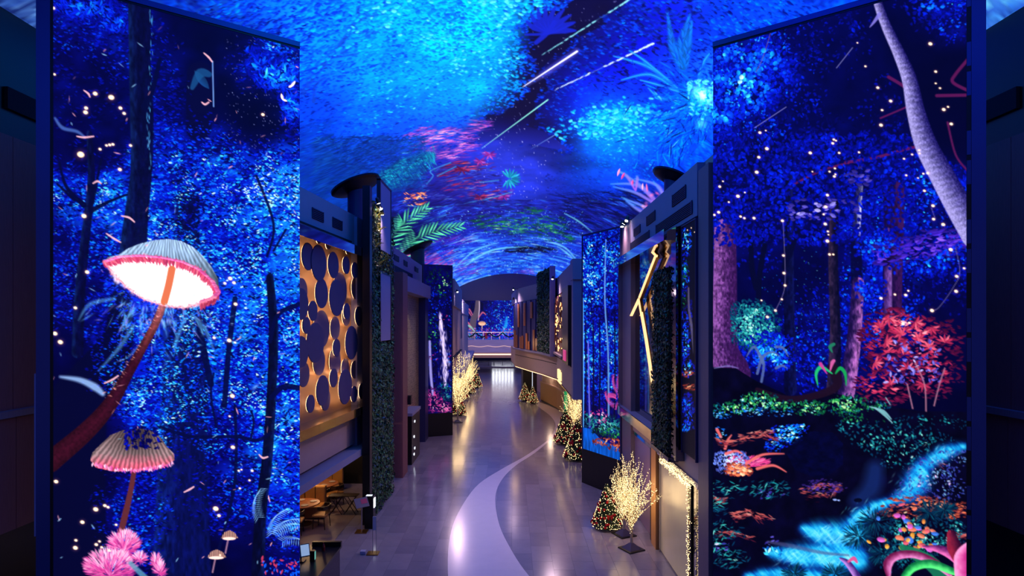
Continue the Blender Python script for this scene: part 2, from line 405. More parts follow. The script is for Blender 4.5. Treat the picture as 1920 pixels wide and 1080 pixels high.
    # ---- small mushrooms and fern
    for (x, y, w) in ((430, 1002, 16), (406, 1038, 18)):
        C.stroke([(x - 2, y + 4), (x - 8, y + 34)], 1.6, np.array([.7, .5, .6]), .8, 1.2)
        C.poly([(x - w, y + 6), (x - w * .6, y - 5), (x, y - 9), (x + w * .6, y - 4), (x + w, y + 6), (x, y + 8)], lambda X, Y: np.array([190, 140, 130]) / 255 * (.8 + .4 * np.sin(X * 1.9))[..., None])
        C.dabs([x - 1], [y + 7], 0, w * .8, 3, np.array([1.1, .9, .85]), 1, 'ell', 0)
    for (x0, y0, a0) in ((512, 1010, -1.2), (516, 1005, -.85), (510, 1012, -1.7), (518, 1020, -.5), (490, 980, -2.1)):
        for q in range(16):
            r = 10 + q * 4.2; x = x0 + r * np.cos(a0 + q * .035); y = y0 + r * np.sin(a0 + q * .035) + q * q * .05
            for sd in (-1, 1):
                C.dabs([x + sd * 5 * np.sin(a0)], [y - sd * 5 * np.cos(a0)], a0 + sd * 1.0, 8, .8, np.array([.55, .8, 1.]), .8)
    k = 40
    C.dabs(rng.uniform(490, 560, k), rng.uniform(1045, 1078, k), rng.uniform(0, 3, k), rng.uniform(2, 6, k), rng.uniform(1.5, 3, k), np.where(rng.rand(k, 1) < .45, RED(.65), BLUE(.6)), .9)
    # ---- floating confetti and lamps
    k = 130
    C.dabs(rng.uniform(100, 560, k), rng.uniform(40, 1060, k), rng.uniform(0, 3.14, k), rng.uniform(3, 8, k), rng.uniform(.7, 1.7, k), np.where(rng.rand(k, 1) < .6, np.array([[1., .68, .74]]), np.array([[.6, .85, 1.]])), rng.uniform(.35, .9, k))
    for p in ([(382, 100), (391, 108), (397, 116)], [(378, 192), (384, 196), (391, 192)], [(158, 170), (166, 176), (169, 182)], [(145, 256), (158, 258), (176, 256)], [(196, 718), (210, 712), (222, 704)], [(345, 922), (355, 917), (363, 912)],
              [(175, 344), (183, 340), (190, 344)], [(228, 405), (242, 408), (252, 416)], [(485, 852), (492, 858), (501, 856)], [(200, 438), (215, 448), (226, 454)]):
        C.stroke(p, [1.2, 2, 1.4], np.array([1., .74, .8]), .9, 1)
    C.dabs([548, 543, 528, 533], [158, 162, 182, 188], [-.9, -.6, 1.3, .4], [8, 4, 7, 5], [3, 2.5, 3, 2.5], np.array([1.2, 1.05, 1.]), .95)
    lamps(C, [(179, 176, 1.2), (209, 183, 1.5), (162, 203), (161, 211, 1.2), (226, 203), (233, 213, .9), (152, 290, 1.8), (206, 272, .8), (200, 273, .7), (212, 271, .8), (188, 280, .8), (225, 318), (158, 405, 1.3), (164, 510, 1.1), (142, 577, .9),
              (104, 625, 1.2), (114, 641, 1.3), (431, 522, 1.1), (438, 530, .9), (421, 531, .8), (441, 570), (429, 638, 1.1), (440, 642, .6), (435, 742, 1.2), (401, 633, .8), (436, 838, 1.1), (430, 780, .6), (404, 953, 1.4), (410, 966, .9), (412, 1040, .5),
              (180, 954, 1.3), (197, 947, .9), (203, 950, .8), (155, 978, 1.1), (143, 1012, .8), (142, 1026, 1.2), (181, 1020, .9), (187, 1014, .7), (191, 1025, .7), (205, 1031, .8), (218, 983, .7), (492, 215, .9), (447, 882, .6), (452, 880, .5), (472, 882, .7), (467, 900, .6), (449, 915, .6), (106, 902, 1.1), (245, 273, .8), (101, 16, .9), (103, 140, .7)])


def paint_stream_forest(C):
    rng = np.random.RandomState(11)
    fld = ifield([(1370, 120, .42), (1400, 165, .56), (1370, 190, .5), (1430, 120, .46), (1350, 230, .36), (1450, 200, .27), (1420, 225, .36), (1480, 130, .24), (1500, 200, .2), (1560, 250, .22), (1500, 300, .26), (1420, 300, .2),
                  (1600, 200, .12), (1650, 220, .18), (1690, 60, .02), (1760, 150, .01), (1770, 250, .02), (1760, 15, .34), (1720, 20, .2), (1600, 60, .2), (1560, 90, .2), (1620, 130, .14), (1640, 300, .24), (1580, 330, .2), (1735, 345, .45), (1700, 340, .3),
                  (1360, 400, .24), (1350, 320, .22), (1450, 380, .2), (1400, 440, .2), (1640, 420, .36), (1600, 460, .42), (1620, 500, .42), (1660, 490, .4), (1780, 420, .3), (1800, 480, .4), (1740, 520, .25), (1480, 450, .18), (1500, 520, .12), (1450, 540, .12), (1560, 480, .12), (1440, 480, .22),
                  (1580, 600, .32), (1620, 560, .4), (1640, 600, .36), (1480, 620, .24), (1525, 600, .3), (1525, 650, .4), (1520, 700, .34), (1400, 560, .14), (1440, 650, .34), (1580, 680, .3), (1780, 580, .16), (1790, 660, .1),
                  (1400, 760, .0), (1500, 780, .0), (1600, 800, .0), (1700, 800, .0), (1800, 780, .0), (1500, 900, .0), (1360, 900, .0), (1700, 950, 0), (1500, 1080, 0), (1800, 1060, 0)], 32)
    b = C.field_full(fld)
    nz = fbm(C.px / 28, C.py / 28, 19, 4) - .5
    C.img[:] = BLUE(np.clip(b * .4 + .01 + nz * .3 * np.clip(b * 2, .06, 1), 0, 1))
    box = (1325, -60, 1825, 760)
    k = 300
    gx, gy = rng.uniform(1335, 1815, k), rng.uniform(-20, 740, k); gb = fld(gx, gy)
    C.dabs(gx, gy, 0, rng.uniform(14, 36, k), rng.uniform(10, 24, k), BLUE(np.clip(gb * .9 + rng.normal(0, .08, k), 0, .7)), np.clip(gb * 1.1, 0, .7), 'soft', 0)
    foliage(C, rng, 10000, box, fld, (3, 6), BLUE, (.5, .85), (0, 6.28), 40, .45, .12, seed=3, bias=-.16)
    def bark(base, lit, side=1, k=.6, seed=3, sx=4., sy=9.):
        base = np.array(base, float) / 255; lit = np.array(lit, float) / 255
        def f(t, s, X, Y):
            n_ = fbm(X / sx, Y / sy, seed, 3) - .5
            e = np.clip(.5 + s * side * .6 + n_ * 1.0, 0, 1) ** 1.5
            return (base + (lit - base) * (e * k)[..., None]) * (1 + n_[..., None] * .7)
        return f
    # stars in the far dark
    k = 240
    C.dabs(rng.uniform(1400, 1620, k), rng.uniform(470, 700, k), 0, .9, .9, BLUE(rng.uniform(.5, .95, k)), rng.uniform(.3, .9, k), 'ell', 0)
    foliage(C, rng, 9000, box, fld, (2, 4.2), BLUE, (.5, .8), (0, 6.28), 30, .5, .18, seed=8, bias=-.03, lo=.2)
    foliage(C, rng, 5000, box, fld, (1, 2.2), BLUE, (.5, .8), (0, 6.28), 22, .6, .2, seed=58, bias=.04, lo=.36)
    C.stroke([(1480, 330), (1478, 480), (1480, 600), (1482, 730)], [6, 10, 10, 12], bark((4, 5, 44), (20, 30, 120), -1, .4), .96, 1.6)
    C.stroke([(1500, 420), (1482, 470), (1470, 500)], [4, 6, 5], np.array([4, 5, 44]) / 255, .95, 1.5)
    for p in ([(1408, 440), (1410, 500), (1418, 540)], [(1434, 460), (1424, 520), (1422, 590)]):
        C.stroke(p, 5, np.array([4, 5, 40]) / 255, .95, 1.5)
    C.stroke([(1564, 380), (1562, 500), (1566, 620), (1562, 740)], [8, 9, 10, 14], bark((8, 6, 34), (90, 60, 90), 1, .45, 5), .97, 1.6)
    C.stroke([(1611, 350), (1606, 420), (1604, 450)], [6, 7, 8], bark((20, 20, 80), (200, 200, 255), -1, .9), .95, 1.5)
    C.stroke([(1604, 450), (1606, 530)], [10, 11], np.array([5, 5, 50]) / 255, .9, 2)
    C.stroke([(1608, 530), (1602, 620), (1592, 700), (1585, 745)], [11, 13, 15, 16], bark((26, 12, 66), (190, 110, 190), -1, .8, 6), .97, 1.5)
    C.stroke([(1676, 360), (1674, 450), (1672, 560), (1672, 660)], [20, 19, 18, 17], bark((16, 6, 56), (70, 24, 80), -1, .6, 7), .97, 1.8)
    C.stroke([(1664, 505), (1664, 600)], [7, 8], bark((60, 30, 100), (150, 100, 190), -1, .8, 4), .85, 2)
    C.stroke([(1662, 432), (1664, 450)], [6, 6], np.array([110, 60, 140]) / 255, .8, 2)
    C.stroke([(1360, 430), (1360, 520), (1358, 600), (1356, 660), (1362, 700)], [20, 22, 24, 30, 46], bark((52, 18, 78), (150, 90, 170), 1, .8, 9, 3, 5), .97, 2)
    for p, w in (([(1585, 305), (1640, 296), (1690, 282), (1720, 275)], 2.6), ([(1755, 180), (1815, 179)], 3), ([(1665, 145), (1690, 160), (1705, 172)], 3), ([(1815, 110), (1790, 140), (1785, 155), (1812, 170)], 3), ([(1775, 230), (1790, 290), (1812, 320)], 1.8), ([(1590, 306), (1540, 320), (1480, 350)], 2), ([(1650, 222), (1690, 205), (1705, 198)], 1.6)):
        C.stroke(p, w, np.array([104, 22, 84]) / 255, .8, 1.4)
    # round leaves of the near canopy
    foliage(C, rng, 1500, (1325, 60, 1500, 280), blobfield([(1390, 165, 62, 50, .6), (1350, 215, 34, 40, .5), (1430, 110, 50, 40, .48), (1370, 110, 40, 30, .5), (1460, 130, 40, 40, .34)]), (2.5, 5.2), BLUE, (.6, .95), (0, 6.28), 24, .3, .13, seed=5, lo=.25, shape='ell')
    foliage(C, rng, 2600, (1325, 250, 1720, 460), .27, (2.5, 5), BLUE, (.5, .9), (0, 6.28), 30, .28, .1, seed=6, lo=.2, shape='ell')
    foliage(C, rng, 500, (1590, -20, 1815, 120), blobfield([(1755, 12, 60, 18, .45), (1720, 28, 24, 8, .4), (1600, 50, 40, 30, .24), (1560, 80, 30, 20, .3)]), (3, 5.5), BLUE, (.5, .8), (0, 6.28), 18, .3, .12, seed=7, lo=.16)
    foliage(C, rng, 260, (1470, 310, 1630, 420), blobfield([(1540, 392, 56, 18, .66), (1500, 402, 20, 10, .6), (1640, 330, 50, 18, .4), (1650, 275, 8, 6, .7), (1600, 250, 12, 6, .6)]), (3.5, 7), LAV, (.45, .7), (-.6, .6), 18, .25, .12, seed=9, lo=.2)
    foliage(C, rng, 700, (1630, 410, 1815, 540), blobfield([(1720, 465, 70, 18, .56), (1770, 450, 50, 20, .5), (1660, 480, 40, 14, .6)]), (4, 9), ramp([(0, (10, 6, 60)), (.5, (60, 30, 190)), (.8, (130, 80, 235)), (1, (220, 170, 255))]), (.3, .5), (-.6, .3), 20, .25, .12, seed=10, lo=.2)
    foliage(C, rng, 1200, (1600, 430, 1815, 600), blobfield([(1640, 460, 46, 26, .56), (1780, 490, 40, 34, .48), (1630, 540, 30, 40, .45), (1720, 500, 60, 20, .4)]), (2, 4), BLUE, (.5, .9), (0, 6.28), 20, .3, .13, seed=12, lo=.25, shape='ell')
    # pale leaning palm trunk
    def palm(t, s, X, Y):
        along = t * 34
        ring = .9 + .12 * np.sin(along * 9 + s * 2.2 + 4 * fbm(X / 9, Y / 9, 3, 2)) * np.clip(1 - np.abs(s), 0, 1)
        n_ = fbm(X / 1.6, Y / 2.4, 4, 3) - .5
        lit = np.clip(.6 - s * -.6 + n_ * .45, .0, 1.0)
        return (np.array([20, 14, 96]) / 255 + (np.array([176, 166, 240]) - np.array([20, 14, 96])) / 255 * lit[..., None]) * (ring * (1 + n_ * .4))[..., None]
    C.stroke([(1636, -40), (1645, 5), (1660, 48), (1684, 100), (1704, 150), (1716, 210), (1735, 272), (1765, 330), (1795, 385), (1826, 440)], [7, 8, 9, 11, 14, 17, 21, 23, 25, 26], palm, .99, 1.4)
    C.stroke([(1648, 28), (1638, 42), (1630, 52)], [4, 2.5, .6], np.array([.5, .46, .85]), .9, 1.2)
    # teal bush at the big trunk
    foliage(C, rng, 1500, (1370, 555, 1470, 690), blobfield([(1412, 610, 42, 40, .66), (1430, 640, 28, 30, .5), (1390, 580, 20, 14, .5)]), (2, 4), TEAL, (.4, .8), (0, 6.28), 20, .4, .16, seed=13, lo=.2)
    foliage(C, rng, 900, (1400, 610, 1500, 700), blobfield([(1450, 660, 40, 34, .55)]), (2, 4.5), BLUE, (.4, .8), (0, 6.28), 20, .4, .16, seed=14, lo=.25)
    for p in ([(1420, 700), (1430, 670), (1448, 660), (1462, 668)], [(1428, 715), (1432, 680), (1420, 655)], [(1455, 690), (1466, 685), (1476, 690)], [(1430, 680), (1415, 650), (1400, 668)], [(1455, 650), (1468, 652), (1478, 668)]):
        C.stroke(p, [2.5, 3, 2, .8], np.array([.32, .4, .62]), .85, 1.2)
    # ground, log and rocks
    C.poly([(1325, 688), (1380, 690), (1420, 715), (1480, 742), (1560, 736), (1600, 745), (1660, 760), (1720, 770), (1830, 772), (1830, 1110), (1325, 1110)], lambda X, Y: np.array([4, 3, 26]) / 255 * (.5 + 1.1 * fbm(X / 20, Y / 20, 2, 3))[..., None])
    C.stroke([(1340, 690), (1365, 686), (1385, 690)], [1, 1.6, .8], np.array([.5, .5, .8]), .6, 1.4)
    C.stroke([(1420, 730), (1480, 748), (1540, 738), (1570, 720), (1560, 690)], [4, 6, 7, 8, 10], np.array([26, 10, 30]) / 255, .95, 2)
    # red maple
    foliage(C, rng, 1300, (1600, 570, 1815, 770), lambda x, y: -.12 + blobfield([(1700, 640, 80, 46, .62), (1670, 610, 50, 30, .66), (1740, 690, 62, 54, .5), (1660, 720, 56, 34, .58), (1780, 630, 30, 30, .4)])(x, y), (3, 7.5), RED, (.3, .5), (-.7, .7), 26, .5, .17, seed=15, lo=.12)
    for (x, y) in ((1665, 598), (1650, 612), (1690, 625), (1720, 635), (1660, 640), (1690, 650), (1740, 650), (1745, 615), (1640, 680), (1700, 690), (1670, 720), (1730, 720), (1715, 605), (1770, 640)):
        q = 6; a = rng.uniform(0, 6.28) + np.arange(q) * .62
        C.dabs(x + 8 * np.cos(a), y + 6 * np.sin(a), a, 9, 2.7, RED(rng.uniform(.5, .85, q)), .95)
    foliage(C, rng, 90, (1660, 640, 1760, 720), .5, (3, 6), LAV, seed=16)
    for p in ([(1735, 770), (1732, 720), (1715, 680)], [(1710, 765), (1700, 720)], [(1750, 760), (1760, 720), (1770, 690)]):
        C.stroke(p, 1.4, np.array([.7, .45, .55]), .8, 1)
    # plant with green and pink blades
    for p, c in (([(1560, 700), (1540, 688), (1530, 700), (1533, 722)], (30, 190, 110)), ([(1566, 700), (1575, 690), (1584, 700), (1586, 722)], (20, 160, 80)), ([(1556, 695), (1560, 680), (1563, 676)], (210, 90, 160)), ([(1560, 660), (1556, 650), (1563, 645)], (30, 120, 90)), ([(1550, 700), (1538, 682)], (200, 60, 150))):
        C.stroke(p, [1, 3.6, 3, .8][:len(p)], np.array(c) / 255, .95, 1.5)
    # mossy band over the log
    mo = blobfield([(1420, 752, 36, 16, .72), (1375, 765, 36, 10, .62), (1460, 760, 50, 10, .55), (1520, 764, 40, 12, .6), (1590, 760, 36, 18, .62), (1350, 772, 16, 8, .6), (1600, 800, 26, 22, .55), (1640, 820, 40, 30, .5), (1690, 830, 40, 40, .5), (1740, 830, 50, 30, .42), (1640, 760, 30, 10, .4), (1780, 790, 30, 16, .36), (1690, 860, 34, 24, .5), (1720, 790, 30, 14, .4)])
    foliage(C, rng, 2600, (1330, 730, 1815, 900), mo, (1.6, 3.8), TEAL, (.35, .7), (0, 6.28), 16, .5, .2, seed=17, lo=.2)
    foliage(C, rng, 1300, (1330, 730, 1660, 790), mo, (1.6, 3.6), GREEN, (.4, .8), (0, 6.28), 16, .5, .18, seed=18, lo=.3)
    foliage(C, rng, 500, (1330, 760, 1500, 840), blobfield([(1355, 775, 18, 8, .8), (1410, 772, 26, 8, .8), (1470, 775, 30, 6, .6), (1350, 815, 14, 14, .6)]), (1.5, 3.5), ramp([(0, (3, 10, 60)), (.5, (10, 100, 230)), (1, (150, 235, 255))]), (.3, .6), (-.5, .5), 12, .5, .2, seed=19, lo=.25)
    # lit slope seen under the log
    foliage(C, rng, 900, (1425, 795, 1530, 850), blobfield([(1478, 812, 28, 18, .74), (1456, 830, 22, 16, .5), (1500, 800, 14, 6, .7)]), (1.3, 3.2), BLUE, (.3, .7), (-.8, .1), 10, .5, .22, seed=21, lo=.25)
    C.poly([(1475, 850), (1490, 825), (1520, 808), (1560, 810), (1580, 830), (1580, 870), (1540, 900), (1490, 880)], lambda X, Y: np.array([3, 4, 40]) / 255 * (.5 + fbm(X / 10, Y / 8, 3, 3))[..., None], .9)
    # pink plants and rocks at the left
    k = 120; a = rng.uniform(-2.9, -.2, k); r = rng.uniform(6, 48, k)
    C.dabs(1402 + r * np.cos(a) * 1.0, 874 + r * np.sin(a) * .42, a * .5, rng.uniform(5, 11, k), rng.uniform(1, 2.2, k), PINK(rng.uniform(.45, .9, k)) * np.array([1, .8, .85]), .9)
    foliage(C, rng, 420, (1340, 845, 1410, 895), blobfield([(1372, 866, 30, 20, .72), (1352, 860, 14, 14, .6)]), (2, 4.5), ramp([(0, (20, 10, 60)), (.5, (90, 120, 230)), (1, (220, 235, 255))]), (.3, .6), (0, 6.28), 10, .4, .2, seed=22, lo=.2)
    foliage(C, rng, 200, (1360, 868, 1410, 892), blobfield([(1385, 880, 22, 12, .72)]), (2, 5), ORNG, (.4, .7), (-.5, .5), 10, .4, .2, seed=23, lo=.2)
    for p in ([(1360, 840), (1365, 825), (1372, 815)], [(1362, 850), (1380, 845), (1392, 850)], [(1345, 805), (1352, 818)], [(1400, 868), (1430, 852), (1470, 850)], [(1420, 878), (1450, 872), (1474, 884)]):
        C.stroke(p, [3, 2.4, 1][:len(p)], np.array([.95, .42, .42]), .9, 2)
    rock = [((1500, 915), (1540, 905), (1580, 908)), ((1505, 920), (1560, 925), (1575, 905)), ((1370, 960), (1400, 955), (1450, 968)), ((1375, 966), (1410, 962), (1430, 970)), ((1340, 995), (1375, 995), (1415, 1005)), ((1340, 930), (1350, 934), (1362, 932)), ((1650, 955), (1690, 932), (1740, 930), (1780, 942), (1815, 948)), ((1665, 965), (1710, 945), (1760, 950), (1815, 960)), ((1700, 880), (1720, 866), (1750, 862), (1772, 868)), ((1780, 1000), (1800, 998), (1815, 1000)), ((1385, 815), (1420, 808), (1450, 805)), ((1390, 820), (1430, 812), (1460, 820)), ((1345, 820), (1360, 826), (1380, 824))]
    for p in rock:
        p = list(p)
        q = np.array(p, float); m = rng.uniform(0, len(q) - 1.001, 44); ii = m.astype(int); Q = q[ii] + (q[ii + 1] - q[ii]) * (m - ii)[:, None]
        dv = q[ii + 1] - q[ii]
        below = np.abs(rng.normal(0, 6, 44))
        C.dabs(Q[:, 0], Q[:, 1] + below, np.arctan2(dv[:, 1], dv[:, 0]) + rng.normal(0, .25, 44), rng.uniform(3, 9, 44), rng.uniform(.6, 1.8, 44), (ORNG(np.clip(.76 - below * .05 + rng.normal(0, .16, 44), 0, 1)) * .75 + PINK(np.clip(.6 - below * .04, 0, 1)) * .25) * .92, .75)
    foliage(C, rng, 900, (1330, 900, 1480, 1080), blobfield([(1365, 915, 40, 18, .55), (1440, 915, 40, 18, .5), (1350, 940, 20, 24, .5), (1360, 1000, 30, 26, .5), (1370, 1045, 30, 20, .5), (1345, 1020, 14, 14, .6)]), (2.5, 7), TEAL, (.12, .3), (-1.2, .6), 14, .45, .2, seed=24, lo=.2)
    foliage(C, rng, 300, (1330, 900, 1480, 1080), blobfield([(1350, 1020, 16, 16, .6), (1440, 1015, 20, 10, .6), (1440, 925, 30, 10, .5)]), (2, 5), LAV, (.2, .5), (-.8, .6), 14, .45, .2, seed=25, lo=.2)
    foliage(C, rng, 500, (1500, 890, 1600, 940), blobfield([(1545, 912, 36, 12, .42)]), (2, 4), ramp([(0, (10, 6, 50)), (.5, (80, 50, 170)), (1, (220, 120, 150))]), (.2, .5), (-.4, .1), 10, .5, .2, seed=26, lo=.15)
    # stream
    water = ramp([(0, (4, 20, 90)), (.35, (8, 90, 190)), (.6, (20, 165, 235)), (.8, (70, 215, 255)), (1, (190, 250, 255))])
    def wcol(b0, sc=(16, 6)):
        def f(t, s, X, Y):
            return water(np.clip(b0 + .7 * (fbm((X - Y * .9) / 7., (Y + X * .9) / 34., 5, 4) - .5) - .3 * np.abs(s) ** 2, 0, 1))
        return f
    C.stroke([(1640, 880), (1632, 915), (1606, 938)], [16, 18, 12], np.array([24, 56, 140]) / 255, .55, 20)
    for p, w, b0 in (([(1806, 836), (1770, 848), (1738, 868), (1716, 884)], [8, 16, 14, 6], .66), ([(1728, 876), (1716, 905), (1700, 925), (1672, 938), (1645, 950)], [18, 28, 20, 10, 6], .66), ([(1672, 938), (1632, 952), (1610, 970), (1598, 986)], [8, 12, 17, 18], .72),
                     ([(1505, 990), (1540, 1000), (1580, 1008), (1604, 1004)], [8, 24, 32, 22], .8), ([(1445, 1036), (1500, 1042), (1560, 1044), (1605, 1046)], [8, 24, 32, 26], .74), ([(1400, 1080), (1450, 1076), (1540, 1082), (1570, 1085)], [8, 14, 18, 16], .66)):
        C.stroke(p, [q * 1.15 for q in w], wcol(b0 - .16), .5, 18)
        C.stroke(p, [q * .8 for q in w], wcol(b0), .9, 12)
    for (x, y, n_, L) in ((1545, 1000, 60, 16), (1580, 1012, 60, 14), (1715, 905, 60, 12), (1620, 962, 40, 10), (1765, 850, 30, 10), (1500, 1045, 50, 16), (1560, 1050, 50, 16)):
        C.dabs(x + rng.normal(0, 18, n_), y + rng.normal(0, 8, n_), 2.4 + rng.normal(0, .25, n_), rng.uniform(5, L, n_), rng.uniform(.8, 2.2, n_), water(rng.uniform(.75, 1, n_)), rng.uniform(.2, .6, n_), 'soft', 0)
    C.stroke([(1440, 1015), (1480, 1022), (1540, 1035), (1590, 1040)], [2, 4, 3, 2], np.array([.3, .3, .5]), .6, 3)
    foliage(C, rng, 60, (1430, 1015, 1480, 1045), blobfield([(1448, 1034, 16, 8, .95)]), (3, 6), water, seed=27)
    C.dabs([1608, 1565, 1572], [937, 936, 937], 0, [8, 4, 3], [4, 2, 1.5], np.array([[.01, .01, .08], [.6, .7, 1.], [.6, .7, 1.]]), .9, 'ell')
    # right bank
    foliage(C, rng, 500, (1640, 925, 1815, 985), blobfield([(1720, 945, 60, 14, .55), (1790, 955, 40, 14, .5), (1690, 960, 40, 14, .5)]), (2, 5), ORNG, (.3, .6), (-.5, .3), 10, .6, .22, seed=28, lo=.25)
    foliage(C, rng, 1400, (1600, 840, 1815, 985), blobfield([(1755, 880, 40, 24, .5), (1790, 850, 26, 22, .6), (1780, 915, 26, 22, .55), (1700, 930, 30, 14, .4), (1740, 900, 50, 20, .45)]), (1.6, 3.6), ramp([(0, (8, 6, 50)), (.4, (50, 60, 170)), (.7, (90, 150, 190)), (1, (230, 190, 240))]), (.35, .7), (0, 6.28), 12, .5, .22, seed=29, lo=.25)
    for (x, y, r) in ((1640, 975, 36), (1610, 1005, 30), (1740, 960, 28), (1655, 1035, 30), (1490, 1074, 22), (1565, 1075, 24), (1770, 955, 20)):
        k = 120; a = rng.uniform(0, 6.28, k); q = rng.uniform(.25, 1, k) * r
        C.dabs(x + q * np.cos(a), y + q * np.sin(a) * .75, a, rng.uniform(5, 9, k), rng.uniform(.8, 1.6, k), TEAL(rng.uniform(.05, .48, k)) * np.array([.8, .9, .9]), .9)
    foliage(C, rng, 1500, (1650, 970, 1815, 1080), blobfield([(1720, 1010, 60, 30, .5), (1700, 985, 40, 16, .5), (1780, 1000, 30, 30, .45), (1680, 1040, 40, 30, .4)]), (1.6, 3.6), TEAL, (.35, .7), (0, 6.28), 12, .5, .2, seed=30, lo=.2)
    k = 46
    pc = np.array([(240, 140, 60), (230, 90, 110), (250, 170, 60), (210, 90, 200), (240, 120, 90), (60, 120, 230)]) / 255
    C.dabs(rng.normal(1715, 36, k), rng.normal(1000, 20, k), rng.uniform(-.6, .6, k), rng.uniform(3, 8, k), rng.uniform(2.5, 5, k), pc[rng.randint(0, 6, k)], .92, 'ell')
    # big glossy leaves in the corner
    def gl(c1, c2):
        c1, c2 = np.array(c1) / 255, np.array(c2) / 255
        return lambda t, s, X, Y: c1 + (c2 - c1) * np.clip(.5 + s * .7 + .5 * (fbm(X / 8, Y / 8, 3, 2) - .5), 0, 1)[..., None]
    C.stroke([(1690, 1025), (1720, 1040), (1750, 1060), (1770, 1090)], [5, 12, 14, 12], np.array([20, 110, 80]) / 255, .95, 2)
    C.stroke([(1730, 1024), (1765, 1030), (1795, 1048), (1815, 1070)], [2, 8, 10, 8], gl((90, 20, 90), (240, 110, 190)), .97, 1.4)
    C.stroke([(1665, 1078), (1664, 1056), (1678, 1042), (1710, 1038), (1745, 1050), (1780, 1075)], [4, 9, 8, 7, 7, 6], gl((110, 20, 70), (235, 130, 200)), .97, 1.4)
    C.stroke([(1695, 1080), (1712, 1062), (1745, 1056), (1790, 1072)], [7, 8, 8, 6], gl((10, 110, 60), (90, 250, 130)), .97, 1.4)
    C.stroke([(1782, 1000), (1788, 1025), (1800, 1050)], [8, 14, 12], gl((50, 6, 40), (150, 30, 60)), .97, 1.4)
    C.stroke([(1812, 1022), (1800, 1045), (1804, 1090)], [6, 13, 14], gl((190, 40, 130), (255, 150, 210)), .97, 1.4)
    C.stroke([(1575, 1046), (1590, 1056), (1610, 1085)], [2, 6, 7], gl((60, 30, 110), (190, 130, 220)), .97, 1.4)
    C.stroke([(1590, 1052), (1600, 1046), (1606, 1053)], [2, 4, 2], np.array([.85, .3, .55]), .95, 1.2)
    for p in ([(1640, 765), (1655, 775), (1672, 792)], [(1630, 762), (1655, 770), (1670, 785)], [(1660, 745), (1668, 758)]):
        C.stroke(p, [1, 2.6, 1], np.array([.5, .75, .78]), .85, 1.2)
    # strings of lamps
    for p in ([(1468, 412), (1472, 500), (1470, 545), (1455, 580)], [(1790, 465), (1798, 510), (1785, 540), (1760, 575), (1748, 582)], [(1745, 390), (1752, 410)]):
        C.stroke(p, .7, np.array([.55, .5, .7]), .6, 1)
    C.stroke([(1445, 62), (1430, 110), (1418, 135)], .8, np.array([.5, .35, .5]), .6, 1)
    for p in ([(1474, 201), (1415, 240)], [(1598, 90), (1568, 128)]):
        C.stroke(p, .7, np.array([.7, .7, .95]), .6, 1)
    lamps(C, [(p[0], p[1], (p[2] if len(p) > 2 else 1.) * .78) for p in [(1743, 83, 1.4), (1753, 135), (1753, 157, .7), (1761, 166, .8), (1607, 81, .6), (1622, 125, .8), (1645, 165, 1.1), (1669, 190, 1.2), (1653, 207, .9), (1651, 235, 1.3), (1768, 206, 1.3), (1776, 201, .8), (1782, 233, 1.2), (1425, 249, 1.1), (1436, 245, .6), (1438, 279, 1.3), (1423, 295, 1.1), (1419, 323, 1.3), (1563, 262, .9), (1567, 264, .7), (1561, 269, 1), (1573, 287, .9), (1519, 287, 1.2), (1610, 286, .8), (1523, 322, .6), (1565, 316, .8), (1555, 322, .8), (1566, 327, .7), (1564, 331, 1), (1694, 298, .8), (1709, 290, .8), (1722, 282, .7), (1723, 288, .6), (1698, 329, .8), (1720, 334, .6), (1730, 326, .8), (1738, 325, 1), (1732, 358, 1), (1748, 386, 1.2), (1350, 350, 1), (1356, 340, .6), (1384, 368, 1.3), (1367, 379, .7), (1397, 361, .6), (1348, 398, 1.1), (1340, 403, .9), (1389, 406, .9), (1396, 409, .9), (1414, 409, 1.1), (1467, 414, 1.1), (1551, 366, 1.1), (1548, 388, 1.2), (1544, 402, .8), (1547, 420, 1.2), (1552, 434, .8), (1551, 452, 1.3), (1553, 440, .6), (1555, 477, 1), (1562, 477, .8), (1469, 479, 1), (1470, 512, 1.1), (1472, 535, 1), (1466, 561, .8), (1454, 582, 1), (1439, 594, 1.1), (1428, 563, .7), (1749, 411, 1.1), (1767, 421, 1.3), (1781, 468, 1.4), (1792, 518, 1.2), (1791, 546, 1.3), (1806, 503, .9), (1746, 582, 1.4), (1651, 559, 1.1), (1677, 552, .9), (1697, 553, 1.1), (1702, 545, .8), (1692, 607, 1.2), (1704, 605, .9)]], 3.0)
def vault_grid(ss):
    xm = np.concatenate([np.linspace(-12.5, -7.2, 46)[:-1], np.linspace(-7.2, 7.2, 540), np.linspace(7.2, 12.5, 46)[1:]])
    dm = np.concatenate([np.linspace(-8, 8.6, 10)[:-1], 1 / np.linspace(1 / 8.6, 1 / 13., 70)[:-1], 1 / np.linspace(1 / 13., 1 / 96., 400)])
    up = lambda a: np.interp((np.arange(len(a) * ss) + .5) / ss - .5, np.arange(len(a)), a)
    return (xm, dm) if ss == 1 else (up(xm), up(dm))


